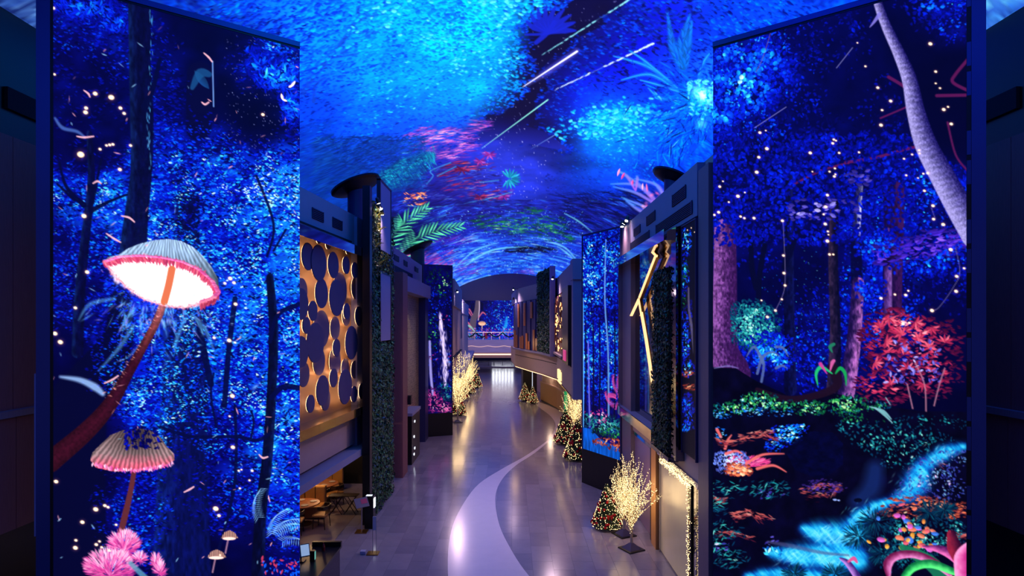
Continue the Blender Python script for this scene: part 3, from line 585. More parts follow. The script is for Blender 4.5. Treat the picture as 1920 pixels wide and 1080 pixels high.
def paint_vault(C):
    rng = np.random.RandomState(77)
    rgb = ifield([(330, 10, 10, 50, 150), (450, 25, 8, 60, 175), (520, 40, 6, 90, 215), (600, 30, 4, 120, 245), (700, 40, 0, 150, 255), (820, 40, 0, 165, 255), (930, 50, 0, 175, 255), (600, 130, 4, 100, 240), (590, 190, 6, 50, 215), (620, 230, 5, 70, 225),
                  (700, 150, 2, 120, 250), (800, 160, 0, 150, 255), (900, 150, 0, 150, 255), (700, 220, 4, 85, 235), (800, 215, 4, 100, 240), (600, 290, 6, 40, 130), (660, 320, 6, 46, 130), (720, 280, 6, 50, 160), (780, 250, 12, 50, 190),
                  (1000, 60, 8, 8, 60), (1060, 50, 8, 8, 62), (1120, 20, 8, 8, 66), (985, 190, 8, 8, 56), (950, 245, 8, 8, 56), (1010, 265, 8, 8, 56), (1060, 285, 8, 8, 50), (1130, 40, 6, 12, 120), (1020, 130, 6, 8, 70),
                  (960, 305, 44, 62, 228), (925, 305, 38, 56, 215), (1000, 325, 34, 54, 205), (965, 350, 30, 46, 185), (900, 322, 20, 30, 140), (985, 370, 26, 40, 170),
                  (1180, 60, 6, 14, 190), (1250, 30, 6, 22, 205), (1350, 20, 6, 50, 225), (1450, 20, 6, 60, 225), (1550, 15, 6, 60, 210), (1150, 150, 6, 14, 180), (1080, 200, 6, 16, 190), (1200, 180, 6, 20, 200), (1270, 140, 6, 40, 220), (1320, 170, 20, 120, 245),
                  (1130, 245, 0, 140, 250), (1165, 225, 0, 120, 245), (1200, 260, 2, 90, 235), (1280, 270, 6, 60, 220), (1320, 300, 6, 50, 210), (1100, 330, 6, 60, 190), (1180, 310, 6, 60, 210), (1220, 340, 8, 30, 150),
                  (760, 330, 10, 40, 150), (820, 300, 30, 24, 130), (860, 350, 20, 14, 96), (780, 390, 12, 10, 80), (860, 400, 12, 12, 92), (930, 390, 14, 16, 110), (1030, 390, 10, 14, 110), (1100, 400, 8, 14, 110), (1160, 410, 8, 20, 130),
                  (900, 440, 14, 26, 150), (980, 430, 10, 50, 110), (1060, 440, 10, 24, 140), (840, 470, 22, 30, 170), (900, 480, 20, 50, 190), (960, 490, 10, 80, 200), (1040, 480, 12, 50, 180), (1085, 470, 14, 50, 170), (960, 515, 20, 30, 120), (870, 520, 14, 70, 180), (1060, 510, 12, 60, 190),
                  (40, 40, 16, 30, 90), (1880, 20, 30, 60, 150)], 38)
    C.img[:] = np.clip(C.field_full(rgb) / 255, 0, 1)
    k_ = (C.px - CX) / F_PX
    n1 = fbm(np.broadcast_to(C.xs[None, :] / 1.1, C.px.shape), np.broadcast_to(C.ds[:, None] / 1.6, C.px.shape), 6, 5) - .5
    C.img *= np.clip(1.22 + .8 * n1, .4, 1.8)[..., None]
    del k_

    def geo(x, y):
        k = (x - CX) / F_PX; m = np.maximum(HY - y, 5) / F_PX; c = VAULT_TOP - CAM_H; q = k * k / VAULT_K
        D = np.where(q > 1e-7, (-m + np.sqrt(m * m + 4 * q * c)) / np.maximum(2 * q, 1e-9), c / m)
        return k * D, D

    def leaves(n, box, fld, S, ramp_, asp=.5, spread=.8, amp=.34, jit=.13, clump=1.2, seed=1, lo=.08, bias=0., alpha=1., shape='leaf', stretch=1.):
        x = rng.uniform(box[0], box[2], n); y = rng.uniform(box[1], box[3], n)
        b = fld(x, y) if callable(fld) else np.full(n, float(fld))
        keep = b > lo; x, y, b = x[keep], y[keep], b[keep]
        X, D = geo(x, y)
        b = b + amp * 2 * (fbm(X / clump + 50, D / (clump * 1.5) + 50, seed, 3) - .5) + rng.normal(0, jit, len(x)) + bias
        keep = b > lo; x, y, b, X, D = x[keep], y[keep], b[keep], X[keep], D[keep]
        o = np.argsort(b + rng.rand(len(b)) * .5); x, y, b, X, D = x[o], y[o], np.clip(b[o], 0, 1), X[o], D[o]
        L = np.maximum(rng.uniform(S[0], S[1], len(x)) * F_PX / D, 1.0)
        fore = np.clip((HY - y) / F_PX * 1.25, .12, 1)
        ta = rng.uniform(-spread, spread, len(x))
        ux = np.cos(ta) * stretch; uy = np.sin(ta) * fore
        sl = 2 * X / VAULT_K
        uy = uy + ux * sl
        ln = np.hypot(ux, uy)
        W = L * asp * np.maximum(fore, .3) * rng.uniform(.7, 1.3, len(x))
        C.dabs(x, y, np.arctan2(uy, ux), L * ln, np.maximum(W, .6), ramp_(b), alpha, shape)

    cl = ifield([(330, 10, .3), (450, 25, .38), (520, 40, .45), (600, 30, .55), (700, 40, .66), (820, 40, .74), (930, 40, .8), (985, 25, .8), (960, 100, .8), (975, 150, .72), (955, 185, .7), (900, 195, .74), (600, 130, .5), (590, 190, .36), (620, 230, .44), (640, 180, .46), (700, 150, .6), (800, 160, .7), (880, 150, .74), (700, 220, .52), (800, 215, .6), (860, 215, .6),
                 (600, 290, .34), (660, 320, .33), (720, 280, .34), (780, 255, .4), (850, 245, .3), (900, 240, .05), (1000, 60, .0), (1020, 110, .06), (1060, 50, .0), (1120, 20, .0), (985, 200, .0), (950, 240, .0), (1010, 265, .0), (1060, 285, .0), (1040, 10, .5), (1010, 5, .7),
                 (960, 310, .0), (900, 320, .0), (1080, 70, .3), (1120, 60, .34), (1090, 120, .34), (1120, 140, .34), (1040, 170, .3), (1010, 150, .2), (1160, 40, .3), (1180, 100, .28), (1250, 40, .3), (1350, 20, .42), (1450, 20, .42), (1150, 180, .2), (1080, 200, .3), (1200, 180, .26), (1300, 100, .36),
                 (1030, 230, .34), (1060, 245, .62), (1100, 235, .8), (1130, 245, .9), (1160, 215, .84), (1180, 225, .74), (1200, 260, .7), (1140, 280, .76), (1170, 250, .85), (1100, 290, .4), (1280, 280, .5), (1320, 300, .44), (1220, 310, .48), (1090, 325, .44), (1040, 330, .34), (1130, 345, .4), (1180, 340, .4), (1000, 330, .0), (1000, 380, .05), (1150, 390, .3), (1080, 380, .2), (1240, 350, .45), (1320, 230, .55)], 24)
    GAP = [(1086, -10), (1060, 14), (1030, 20), (1000, 34), (988, 60), (1000, 86), (984, 100), (1006, 112), (1000, 150), (968, 162), (992, 168), (976, 186), (944, 212), (905, 216), (920, 236), (884, 262), (900, 268), (935, 262), (985, 268), (1040, 280), (1062, 284), (1068, 280), (1052, 268), (1030, 250), (986, 236), (1010, 214), (1000, 190), (1030, 166), (1014, 130), (1040, 102), (1070, 88), (1082, 70), (1138, 46), (1128, 30), (1160, 20), (1188, -10)]
    wob = lambda x, y: (x + 9 * np.sin(y / 5.1 + x / 9), y + 6 * np.sin(x / 6.3 + y / 11))
    gp = in_poly(GAP)
    cl0 = cl
    cl = lambda x, y: np.where(gp(*wob(x, y)), 0., np.maximum(cl0(x, y), 0.))
    C.dabs([1010, 985, 1000, 1040, 1090, 1130, 1000, 960, 1040], [80, 190, 150, 90, 50, 15, 232, 232, 262], 0, [40, 34, 34, 40, 40, 40, 46, 40, 50], [34, 30, 34, 30, 26, 22, 30, 26, 22], np.array([9, 8, 54]) / 255, .75, 'soft', 0)
    C.poly(GAP, lambda X, Y: np.stack([9 + 20 * np.clip((Y - 225) / 50, 0, 1), 8 + 30 * np.clip((Y - 225) / 50, 0, 1), 52 + 120 * np.clip((Y - 215) / 60, 0, 1)], -1) / 255, .8)
    # stars
    k = 800
    sx = rng.uniform(890, 1190, k); sy = rng.uniform(0, 400, k)
    m = (cl(sx, sy) < .14)
    C.dabs(sx[m], sy[m], 0, rng.uniform(.5, 1.15, m.sum()), rng.uniform(.5, 1.0, m.sum()), np.array([.72, .72, 1.]), rng.uniform(.35, 1, m.sum()), 'ell', 0)
    leaves(12000, (300, -160, 1640, 420), cl, (.05, .12), CYAN, .62, .9, .16, .08, 1.0, 3, .12, -.04)
    # branch in the pale crown
    br = np.array([14, 60, 190]) / 255
    for p, w in (([(568, 175), (590, 140), (625, 100), (655, 60), (670, 40), (712, 27)], [6, 5.5, 4.5, 4, 3, 1.5]), ([(655, 60), (690, 62), (725, 60)], [3, 2, 1]), ([(640, 100), (680, 75), (712, 48)], [2.5, 2, 1]), ([(620, 108), (650, 104), (690, 98)], [2.5, 2, 1]), ([(671, 40), (672, 15), (676, -10)], [4, 4, 5]), ([(672, 18), (685, 12), (698, 8)], [2, 1.4, 1]), ([(588, 190), (592, 160), (610, 145)], [4, 3, 2]), ([(700, 25), (730, 20), (755, 5)], [2, 2, 1]), ([(610, 205), (650, 190), (680, 185)], [2, 1.4, .8])):
        C.stroke(p, w, br, .75, 2)
    leaves(17000, (300, -160, 1640, 400), cl, (.04, .085), CYAN, .62, .9, .22, .1, .8, 5, .2, .0)
    leaves(5200, (560, -60, 1330, 360), cl, (.045, .08), CYAN, .8, .9, .26, .1, .8, 6, .45, .08, shape='ell')
    # crisp leaves along the rims of the crowns
    g2 = np.array(GAP, float); m = rng.uniform(0, len(g2) - 1.001, 900); ii = m.astype(int); Q = g2[ii] + (g2[ii + 1] - g2[ii]) * (m - ii)[:, None] + rng.normal(0, 4, (900, 2))
    bq = np.clip(cl0(Q[:, 0], Q[:, 1]) + rng.normal(.06, .08, 900), 0, 1); ok = (bq > .24) & ~gp(Q[:, 0] + rng.normal(0, 3, 900), Q[:, 1])
    C.dabs(Q[ok, 0], Q[ok, 1], rng.uniform(-.5, .5, ok.sum()), rng.uniform(2.5, 5, ok.sum()), rng.uniform(1.3, 2.4, ok.sum()), CYAN(bq[ok]), .95)
    k = 420
    x = rng.normal(1150, 42, k); y = 232 - (x - 1100) * .12 + rng.normal(0, 14, k)
    C.dabs(x, y, rng.uniform(-.6, .6, k), rng.uniform(3, 5.5, k), rng.uniform(1.6, 2.8, k), CYAN(np.clip(rng.normal(.86, .1, k), 0, 1)), .9, 'ell')
    # monstera silhouette
    for q in range(9):
        a = -2.9 + q * .36
        C.stroke([(1030, 62), (1030 + 30 * np.cos(a), 58 + 26 * np.sin(a)), (1032 + 48 * np.cos(a + .1), 54 + 44 * np.sin(a + .1))], [2, 5.5, 1.5], np.array([20, 36, 200]) / 255, .9, 1.4)
    C.stroke([(985, 65), (1030, 62), (1075, 45)], [2, 3, 1], np.array([20, 36, 200]) / 255, .9, 1.4)
    C.stroke([(1005, 80), (1025, 62), (1040, 40)], [4, 5, 3], np.array([20, 36, 200]) / 255, .9, 1.4)
    # palm fronds at the right
    def frond(p, n, L, col, spread=1.0, w=1.8, al=.85, side=(-1, 1)):
        p = np.array(p, float); tt = np.linspace(0, 1, n)
        i = np.minimum((tt * (len(p) - 1)).astype(int), len(p) - 2); f = (tt * (len(p) - 1) - i)[:, None]
        Q = p[i] * (1 - f) + p[i + 1] * f; d = p[i + 1] - p[i]; a = np.arctan2(d[:, 1], d[:, 0])
        for s in side:
            ang = a + s * spread * (1 - .5 * tt)
            l = L * (1 - .75 * np.abs(tt - .35))
            C.dabs(Q[:, 0] + np.cos(ang) * l * .5, Q[:, 1] + np.sin(ang) * l * .5, ang, l * .55, w, col * rng.uniform(.7, 1.25, (n, 1)), al)
    az = np.array([14, 120, 250]) / 255
    for p in ([(1278, 128), (1262, 90), (1252, 30)], [(1280, 128), (1278, 80), (1292, 32)], [(1285, 125), (1290, 80), (1296, 45)]):
        C.stroke(p, [6, 9, 1.2], az * .75, .7, 3)
        frond(p, 16, 16, az, .5, 1.5)
    for p, w in (([(1270, 165), (1215, 125), (1150, 105)], 4), ([(1265, 160), (1210, 115), (1180, 95)], 3), ([(1270, 170), (1220, 140), (1165, 150)], 4), ([(1272, 172), (1230, 158), (1200, 150)], 3), ([(1280, 190), (1240, 185), (1215, 165)], 4), ([(1300, 190), (1250, 215), (1200, 200)], 3), ([(1310, 140), (1320, 115), (1330, 100)], 4)):
        C.stroke(p, [2, w, 1], az, .8, 1.6)
        C.stroke(p, [.6, .9, .5], np.array([.2, .75, 1.]), .8, 1)
    k = 700
    x = rng.normal(1285, 38, k); y = rng.normal(235, 55, k); a = np.arctan2(y - 190, x - 1320) + rng.normal(0, .5, k)
    C.dabs(x, y, a, rng.uniform(6, 18, k), rng.uniform(.8, 2, k), CYAN(np.clip(.5 + rng.normal(0, .18, k), 0, 1)), .75)
    C.glow([(1318, 178), (1310, 172), (1325, 185)], 20, (.5, .75, .6), .8)
    foliage(C, rng, 150, (1290, 150, 1340, 215), .9, (2, 6), CYAN, (.3, .6), seed=3)
    C.glow([(1315, 232)], 14, (.3, .5, .5), .7)
    # comets
    def comet(a, b, w, col, dash=0, al=1.):
        n = int(np.hypot(b[0] - a[0], b[1] - a[1]) / 2); t = np.linspace(0, 1, n)
        x = a[0] + (b[0] - a[0]) * t; y = a[1] + (b[1] - a[1]) * t; ang = np.arctan2(b[1] - a[1], b[0] - a[0])
        aa = np.where(np.sin(t * n * .55 + 3 * np.sin(t * 23)) < -.25, .12, 1.) * al if dash else np.full(n, al)
        wd = w * .62 * (.3 + .7 * t)
        C.dabs(x, y + rng.normal(0, .5, n) * dash, ang, 3.4, wd * (1 + dash * rng.uniform(-.3, .5, n)), np.asarray(col), aa, 'ell', 0)
    C.stroke([(985, 160), (1030, 132), (1081, 96)], [2, 6, 5], np.array([.45, .42, .95]), .55, 7)
    comet((982, 162), (1081, 97), 2.6, (1.1, 1.1, 1.2))
    comet((1018, 102), (1182, -2), 1.9, (.55, .92, 1.), 1)
    comet((1042, 168), (1224, 82), 2.3, (.85, .95, 1.05), 1)
    comet((905, 277), (1026, 188), 1.7, (.6, 1., .95), 0)
    comet((998, 278), (1042, 252), .9, (.5, .7, 1.), 0, .7)
    # flowers and feathers at the left
    pk = blobfield([(830, 255, 56, 16, .72), (860, 275, 30, 18, .7), (900, 235, 20, 12, .6), (915, 290, 12, 6, .8), (800, 270, 30, 16, .5), (845, 290, 40, 10, .6)])
    leaves(620, (760, 225, 930, 305), lambda x, y: pk(x, y) - .04, (.14, .3), ramp([(0, (30, 10, 90)), (.35, (90, 40, 180)), (.65, (215, 90, 205)), (.85, (250, 140, 210)), (1, (255, 210, 235))]), .17, .5, .3, .2, 1., 8, .2)
    leaves(1800, (740, 270, 960, 420), blobfield([(870, 340, 60, 30, .3), (820, 360, 70, 40, .22), (900, 370, 50, 20, .24), (860, 380, 60, 30, .2)]), (.14, .3), ramp([(0, (10, 6, 50)), (.35, (40, 30, 140)), (.7, (60, 90, 220)), (1, (120, 190, 255))]), .24, .6, .3, .2, 1., 9, .1, .1)
    leaves(330, (800, 285, 960, 385), blobfield([(880, 312, 40, 12, .55), (865, 345, 44, 14, .5), (905, 368, 36, 10, .58), (930, 360, 30, 8, .5), (840, 330, 30, 14, .4)]), (.16, .36), RED, .24, .6, .25, .18, 1., 10, .2)
    for (x, y, ramp_, s) in ((866, 318, RED, 13), (900, 302, PINK, 11), (918, 290, PINK, 12), (945, 368, PINK, 11), (900, 370, RED, 11)):
        a = np.linspace(-.9, 4.0, 8)
        C.dabs(x + s * .6 * np.cos(a), y + s * .35 * np.sin(a), np.arctan2(np.sin(a) * .55, np.cos(a)), s * .62, 2, ramp_(rng.uniform(.25, .7, 8)) * np.array([.85, .9, 1.1]), .85)
    for p, w in (([(720, 330), (755, 312), (800, 292)], [9, 14, 7]),):
        C.stroke(p, w, lambda t, s, X, Y: TEAL(np.clip(.66 + .6 * (fbm(X / 3, Y / 10, 3, 3) - .5) - .12 * np.abs(s), 0, 1)) * np.array([.5, 1, 1.15]), .85, 7)
        C.stroke([(716, 340), (760, 315), (805, 290)], 1, np.array([.02, .3, .6]), .8, 1)
    C.stroke([(725, 350), (760, 340), (790, 325)], [8, 10, 4], np.array([10, 90, 150]) / 255, .6, 10)
    k = 500
    x = rng.uniform(715, 815, k); y = 345 - (x - 715) * .5 + rng.normal(0, 9, k)
    C.dabs(x, y, -2.1 + rng.normal(0, .25, k), rng.uniform(4, 10, k), rng.uniform(.7, 1.4, k), TEAL(rng.uniform(.35, .85, k)) * np.array([.4, 1, 1.2]), .55)
    for s_ in range(14):
        a = -2.2 + s_ * .33
        C.dabs([955 + 13 * np.cos(a)], [335 + 10 * np.sin(a)], np.arctan2(np.sin(a) * .7, np.cos(a)), 10, 2.6, TEAL(rng.uniform(.5, .85)) * np.array([.6, 1, 1.2]), .9)
    for p in ([(800, 345), (812, 330), (808, 320), (845, 305)], [(760, 385), (820, 388), (900, 376), (960, 360)], [(820, 330), (855, 312)], [(900, 342), (935, 338)]):
        C.stroke(p, 1, np.array([.25, .65, .9]), .7, 1)
    foliage(C, rng, 60, (758, 362, 800, 384), .75, (2, 5), ORNG, (.2, .5), (-.8, .8), seed=5)
    # dark crown at the left edge of the lower vault
    leaves(2600, (590, 255, 800, 360), .3, (.1, .24), ramp([(0, (4, 16, 80)), (.4, (6, 52, 150)), (.7, (20, 100, 205)), (1, (90, 190, 245))]), .22, 1.2, .3, .14, .8, 12, .12, -.02)
    # strokes of the lower vault, combed across by the distance
    lowc = ifield([(770, 400, .12), (800, 440, .2), (860, 410, .2), (930, 400, .26), (860, 460, .34), (840, 480, .4), (900, 470, .42), (960, 400, .24), (1040, 410, .2), (1100, 410, .2), (1060, 460, .44), (960, 465, .3), (960, 490, .6), (900, 492, .6), (1030, 490, .6), (860, 510, .5), (1080, 470, .4), (1085, 500, .5), (960, 508, .4), (1180, 420, .3), (1000, 505, .5), (870, 535, .6)], 22)
    vi = ramp([(0, (8, 6, 50)), (.25, (20, 20, 130)), (.45, (30, 50, 215)), (.62, (40, 110, 245)), (.8, (70, 190, 250)), (1, (190, 240, 255))])
    leaves(6500, (740, 375, 1200, 560), lowc, (.2, .6), vi, .22, .9, .4, .16, 2.2, 14, .06, .0, .9)
    leaves(2600, (740, 375, 1200, 560), lowc, (.15, .9), vi, .12, .6, .4, .2, 2.2, 15, .35, .12, .9, stretch=1.3)
    leaves(1500, (860, 385, 1090, 470), blobfield([(975, 425, 66, 14, .62), (1030, 425, 40, 20, .5), (920, 415, 40, 12, .4), (985, 395, 50, 8, .3), (1050, 445, 30, 10, .4)]), (.14, .42), GREEN, .3, .9, .4, .18, 1.6, 16, .2, 0.)
    leaves(500, (800, 430, 1000, 520), blobfield([(830, 490, 40, 16, .5), (880, 505, 30, 10, .5), (1000, 512, 40, 8, .5), (850, 450, 40, 8, .4)]), (.3, .9), ramp([(0, (20, 6, 60)), (.5, (110, 50, 200)), (1, (230, 150, 255))]), .14, .7, .3, .2, 1.6, 17, .2)
    leaves(400, (930, 455, 1060, 480), blobfield([(990, 468, 46, 6, .5)]), (.3, .8), lambda b: np.tile(np.array([[5, 6, 40]]) / 255, (len(b), 1)), .3, .8, .2, .2, 1.5, 18, .2)
    leaves(500, (1050, 360, 1240, 440), .12, (.3, 1.2), lambda b: np.tile(np.array([[5, 8, 60]]) / 255, (len(b), 1)), .1, 1.2, .2, .1, 1.5, 19, .05, 0., .8)
    k = 900
    x = rng.uniform(790, 1095, k); y = rng.uniform(395, 515, k)
    C.dabs(x, y, 0, 1.1, .6, vi(rng.uniform(.6, 1, k)), rng.uniform(.4, 1, k), 'ell', 0)
    for p in ([(850, 505), (890, 470), (935, 455)], [(870, 500), (920, 470), (990, 462)], [(1090, 500), (1060, 465), (1020, 452)], [(1080, 490), (1060, 472), (1045, 462)], [(1058, 400), (1085, 415), (1110, 435)]):
        C.stroke(p, [.6, 1.4, .5], np.array([.45, .85, .95]), .75, 1.3)
    # pink spider flower over the right bulkhead
    for p in ([(1250, 400), (1200, 365), (1150, 350)], [(1250, 400), (1210, 355), (1160, 320)], [(1250, 405), (1215, 390), (1165, 370)], [(1255, 395), (1235, 350), (1190, 335)], [(1260, 390), (1240, 360), (1225, 340)], [(1240, 400), (1200, 350), (1145, 345)], [(1245, 408), (1200, 395), (1170, 372)], [(1190, 355), (1175, 330), (1160, 322)], [(1192, 357), (1195, 335), (1193, 330)]):
        C.stroke(p, [1.5, 3, 1], lambda t, s, X, Y: np.array([200, 100, 235]) / 255 * (1 - t[..., None]) + np.array([60, 150, 250]) / 255 * t[..., None], .85, 2)
    for (x, y) in ((1232, 362), (1222, 366), (1213, 352), (1236, 370), (1205, 350), (1212, 385), (1206, 388), (1244, 372), (1186, 342), (1160, 323), (1168, 330)):
        C.dabs([x], [y], rng.uniform(1.2, 2.2), rng.uniform(4, 9), rng.uniform(1.5, 3), PINK(rng.uniform(.6, .95)), .95)
    # green neon palm at the left
    gr = np.array([44, 205, 140]) / 255
    C.dabs([760, 800, 745, 780], [440, 430, 415, 460], 0, 60, 34, np.array([6, 9, 58]) / 255, .7, 'soft', 0)
    for p, n_, L in (([(718, 478), (738, 440), (765, 412), (797, 392)], 15, 32), ([(752, 486), (778, 452), (815, 434), (860, 425)], 17, 30)):
        C.stroke(p, [1.6, 1.2, 1., .6], np.array([.12, .3, .25]), .9, 1.2)
        frond(p, n_, L, gr * .75, .95, 2.0, .95)
        frond(p, n_, L * .96, np.array([.5, 1., .8]), .93, .9, .95)
    k = 60
    C.dabs(rng.uniform(735, 850, k), rng.uniform(470, 500, k), -.5 + rng.normal(0, .2, k), rng.uniform(6, 14, k), .9, PINK(rng.uniform(.4, .8, k)), .7)
    # upper corners, where the vault passes over the side walls
    leaves(500, (0, -40, 110, 110), .42, (.05, .14), ramp([(0, (10, 14, 60)), (.5, (40, 80, 170)), (1, (140, 200, 255))]), .35, 1.4, .3, .2, .6, 20, .1)
    leaves(400, (1820, -40, 1920, 90), .5, (.05, .16), ramp([(0, (10, 30, 90)), (.5, (40, 110, 220)), (1, (120, 230, 255))]), .25, 1.4, .3, .2, .6, 21, .1)
def paint_waterfall(C):
    rng = np.random.RandomState(21)
    C.img[:] = BLUE(np.clip(.08 + .3 * (fbm(C.px / 8, C.py / 8, 3, 4) - .4), 0, 1))
    box = (800, 490, 852, 780)
    foliage(C, rng, 900, box, ifield([(825, 510, .1), (825, 570, .4), (810, 560, .3), (840, 580, .35), (830, 620, .2), (825, 700, .2), (840, 720, .25), (825, 770, .05)], 18), (1, 2.4), BLUE, (.4, .8), (0, 6.28), 12, .5, .2, seed=3)
    foliage(C, rng, 700, box, blobfield([(832, 535, 14, 22, .6), (822, 520, 20, 14, .35), (812, 605, 9, 14, .5), (813, 630, 8, 20, .5)]), (1, 2.4), GREEN, (.4, .8), (0, 6.28), 8, .5, .2, seed=4)
    k = 260; m = rng.rand(k)
    wx = np.interp(m, [0, .3, .6, 1], [825, 829, 835, 834]); ww = np.interp(m, [0, .4, .8, 1], [1.5, 5, 7, 4])
    C.dabs(wx + rng.normal(0, 1, k) * ww * .6, 588 + 132 * m, 1.5 + rng.normal(0, .12, k), rng.uniform(4, 10, k), rng.uniform(.6, 1.6, k), np.array([1.05, .95, 1.15]), rng.uniform(.3, .9, k), 'soft', 0)
    C.stroke([(806, 640), (808, 700), (812, 740)], [2, 2.5, 2], np.array([.7, .66, 1.]), .9, 2)
    foliage(C, rng, 260, box, blobfield([(820, 655, 8, 20, .7), (842, 670, 6, 26, .5), (820, 690, 8, 8, .6)]), (1, 2.5), CYAN, (.4, .8), seed=5)
    foliage(C, rng, 260, box, blobfield([(835, 595, 14, 6, .6), (815, 670, 8, 6, .6), (845, 600, 5, 8, .6), (844, 665, 5, 8, .6)]), (1, 2.2), PINK, (.4, .8), seed=6)
    foliage(C, rng, 420, (800, 715, 852, 780), blobfield([(812, 750, 12, 20, .7), (835, 765, 16, 10, .75), (822, 745, 10, 8, .5)]), (1.2, 3.4), PINK, (.2, .5), seed=7)
    foliage(C, rng, 300, (800, 715, 852, 780), blobfield([(835, 728, 14, 10, .55), (838, 742, 12, 8, .5)]), (1.2, 3), TEAL, (.3, .6), seed=8)


def paint_blue_grove(C):
    rng = np.random.RandomState(22)
    fld = ifield([(1100, 460, .45), (1130, 450, .4), (1155, 440, .25), (1105, 520, .6), (1135, 510, .55), (1120, 560, .5), (1100, 600, .6), (1150, 520, .3), (1152, 580, .2), (1110, 580, .15), (1125, 640, .55), (1100, 680, .4), (1140, 660, .5), (1130, 720, .35), (1110, 740, .3), (1155, 700, .4)], 20)
    b = C.field_full(fld)
    C.img[:] = BLUE(np.clip(.55 * b + .4 * (fbm(C.px / 9, C.py / 9, 4, 4) - .5), 0, 1))
    foliage(C, rng, 4200, (1088, 420, 1170, 760), fld, (1.1, 3), BLUE, (.4, .8), (0, 6.28), 14, .5, .2, seed=3, bias=.04)
    for x in (1098, 1112, 1124, 1139, 1152):
        C.stroke([(x, 600), (x + 1, 700), (x - 1, 800)], [1, 1.4, 1.8], np.array([4, 6, 50]) / 255, .9, 1.2)
    C.stroke([(1136, 450), (1134, 560), (1140, 660), (1141, 780)], [1, 1.5, 1.6, 1.8], np.array([.45, .7, 1.]), .8, 1.2)
    C.stroke([(1103, 640), (1104, 700), (1106, 800)], [1.2, 1.4, 1.5], np.array([.5, .5, 1.]), .8, 1.2)
    for (x, y, a0, L) in ((1158, 735, -2.3, 34), (1160, 730, -1.9, 40), (1150, 760, -2.6, 30), (1140, 742, -.3, 16), (1155, 765, -1.3, 20)):
        for q in range(12):
            f = q / 12; xx, yy = x + L * f * np.cos(a0 + f * .5), y + L * f * np.sin(a0 + f * .5)
            C.dabs([xx, xx], [yy + 2, yy - 2], [a0 + 1.2, a0 - 1.2], 4, .8, PINK(.65), .9)
    foliage(C, rng, 500, (1090, 775, 1168, 830), blobfield([(1100, 780, 10, 8, .8), (1130, 795, 30, 14, .6), (1150, 800, 20, 14, .6), (1112, 790, 8, 6, .5)]), (1.5, 4), TEAL, (.2, .5), seed=5)
    foliage(C, rng, 120, (1090, 765, 1168, 810), blobfield([(1103, 778, 12, 8, .7), (1128, 780, 10, 14, .6)]), (1.2, 3), PINK, (.4, .8), seed=6)
    C.poly([(1088, 800), (1108, 804), (1125, 822), (1170, 846), (1170, 880), (1088, 850)], lambda X, Y: np.array([6, 100, 235]) / 255 * (.85 + .6 * (fbm(X / 2, Y / 16, 3, 2) - .5))[..., None])
    foliage(C, rng, 320, (1105, 805, 1168, 850), blobfield([(1140, 828, 24, 7, .6), (1156, 838, 14, 6, .55)]), (1.4, 3.6), ORNG, (.3, .6), seed=7)
    foliage(C, rng, 260, (1105, 790, 1168, 830), blobfield([(1140, 808, 24, 9, .55), (1156, 812, 14, 10, .6)]), (1.5, 4), GREEN, (.2, .5), seed=8)
    C.stroke([(1093.5, 560), (1094, 700), (1094, 800)], [1, 1.5, 1], np.array([.4, .75, 1.1]), .9, 1.2)


def paint_dark_forest(C):
    rng = np.random.RandomState(23)
    C.img[:] = np.array([4, 4, 22]) / 255
    fld = blobfield([(1285, 455, 12, 22, .55), (1283, 520, 8, 30, .5), (1285, 640, 8, 40, .45), (1290, 690, 12, 14, .5), (1283, 600, 8, 20, .4), (1295, 600, 8, 30, .2), (1290, 770, 10, 30, .4)])
    foliage(C, rng, 1500, (1275, 425, 1310, 850), fld, (1.2, 3), BLUE, (.4, .8), (0, 6.28), 10, .4, .2, seed=3, bias=.1)
    foliage(C, rng, 260, (1275, 490, 1310, 600), blobfield([(1284, 510, 6, 24, .55), (1283, 565, 6, 16, .5)]), (1.2, 2.6), GREEN, (.4, .8), seed=4)
    C.stroke([(1291, 540), (1292, 580), (1298, 620), (1304, 660)], [1.5, 2, 3, 5], np.array([.4, .36, .5]), .8, 2)
    C.stroke([(1300, 425), (1302, 560), (1305, 680)], [3, 4, 5], np.array([3, 3, 14]) / 255, .9, 2)
    foliage(C, rng, 160, (1275, 690, 1310, 760), blobfield([(1286, 700, 14, 5, .6), (1296, 725, 12, 5, .6)]), (1.5, 5), ORNG, (.2, .4), (-.5, .2), seed=5)
    foliage(C, rng, 240, (1275, 730, 1310, 850), blobfield([(1284, 760, 8, 14, .5), (1288, 800, 12, 8, .7), (1300, 770, 6, 10, .4)]), (1.5, 4), CYAN, (.3, .6), seed=6)
    lamps(C, [(1289, 432, .7), (1296, 428, .7), (1302, 436, .6)], 1.6)


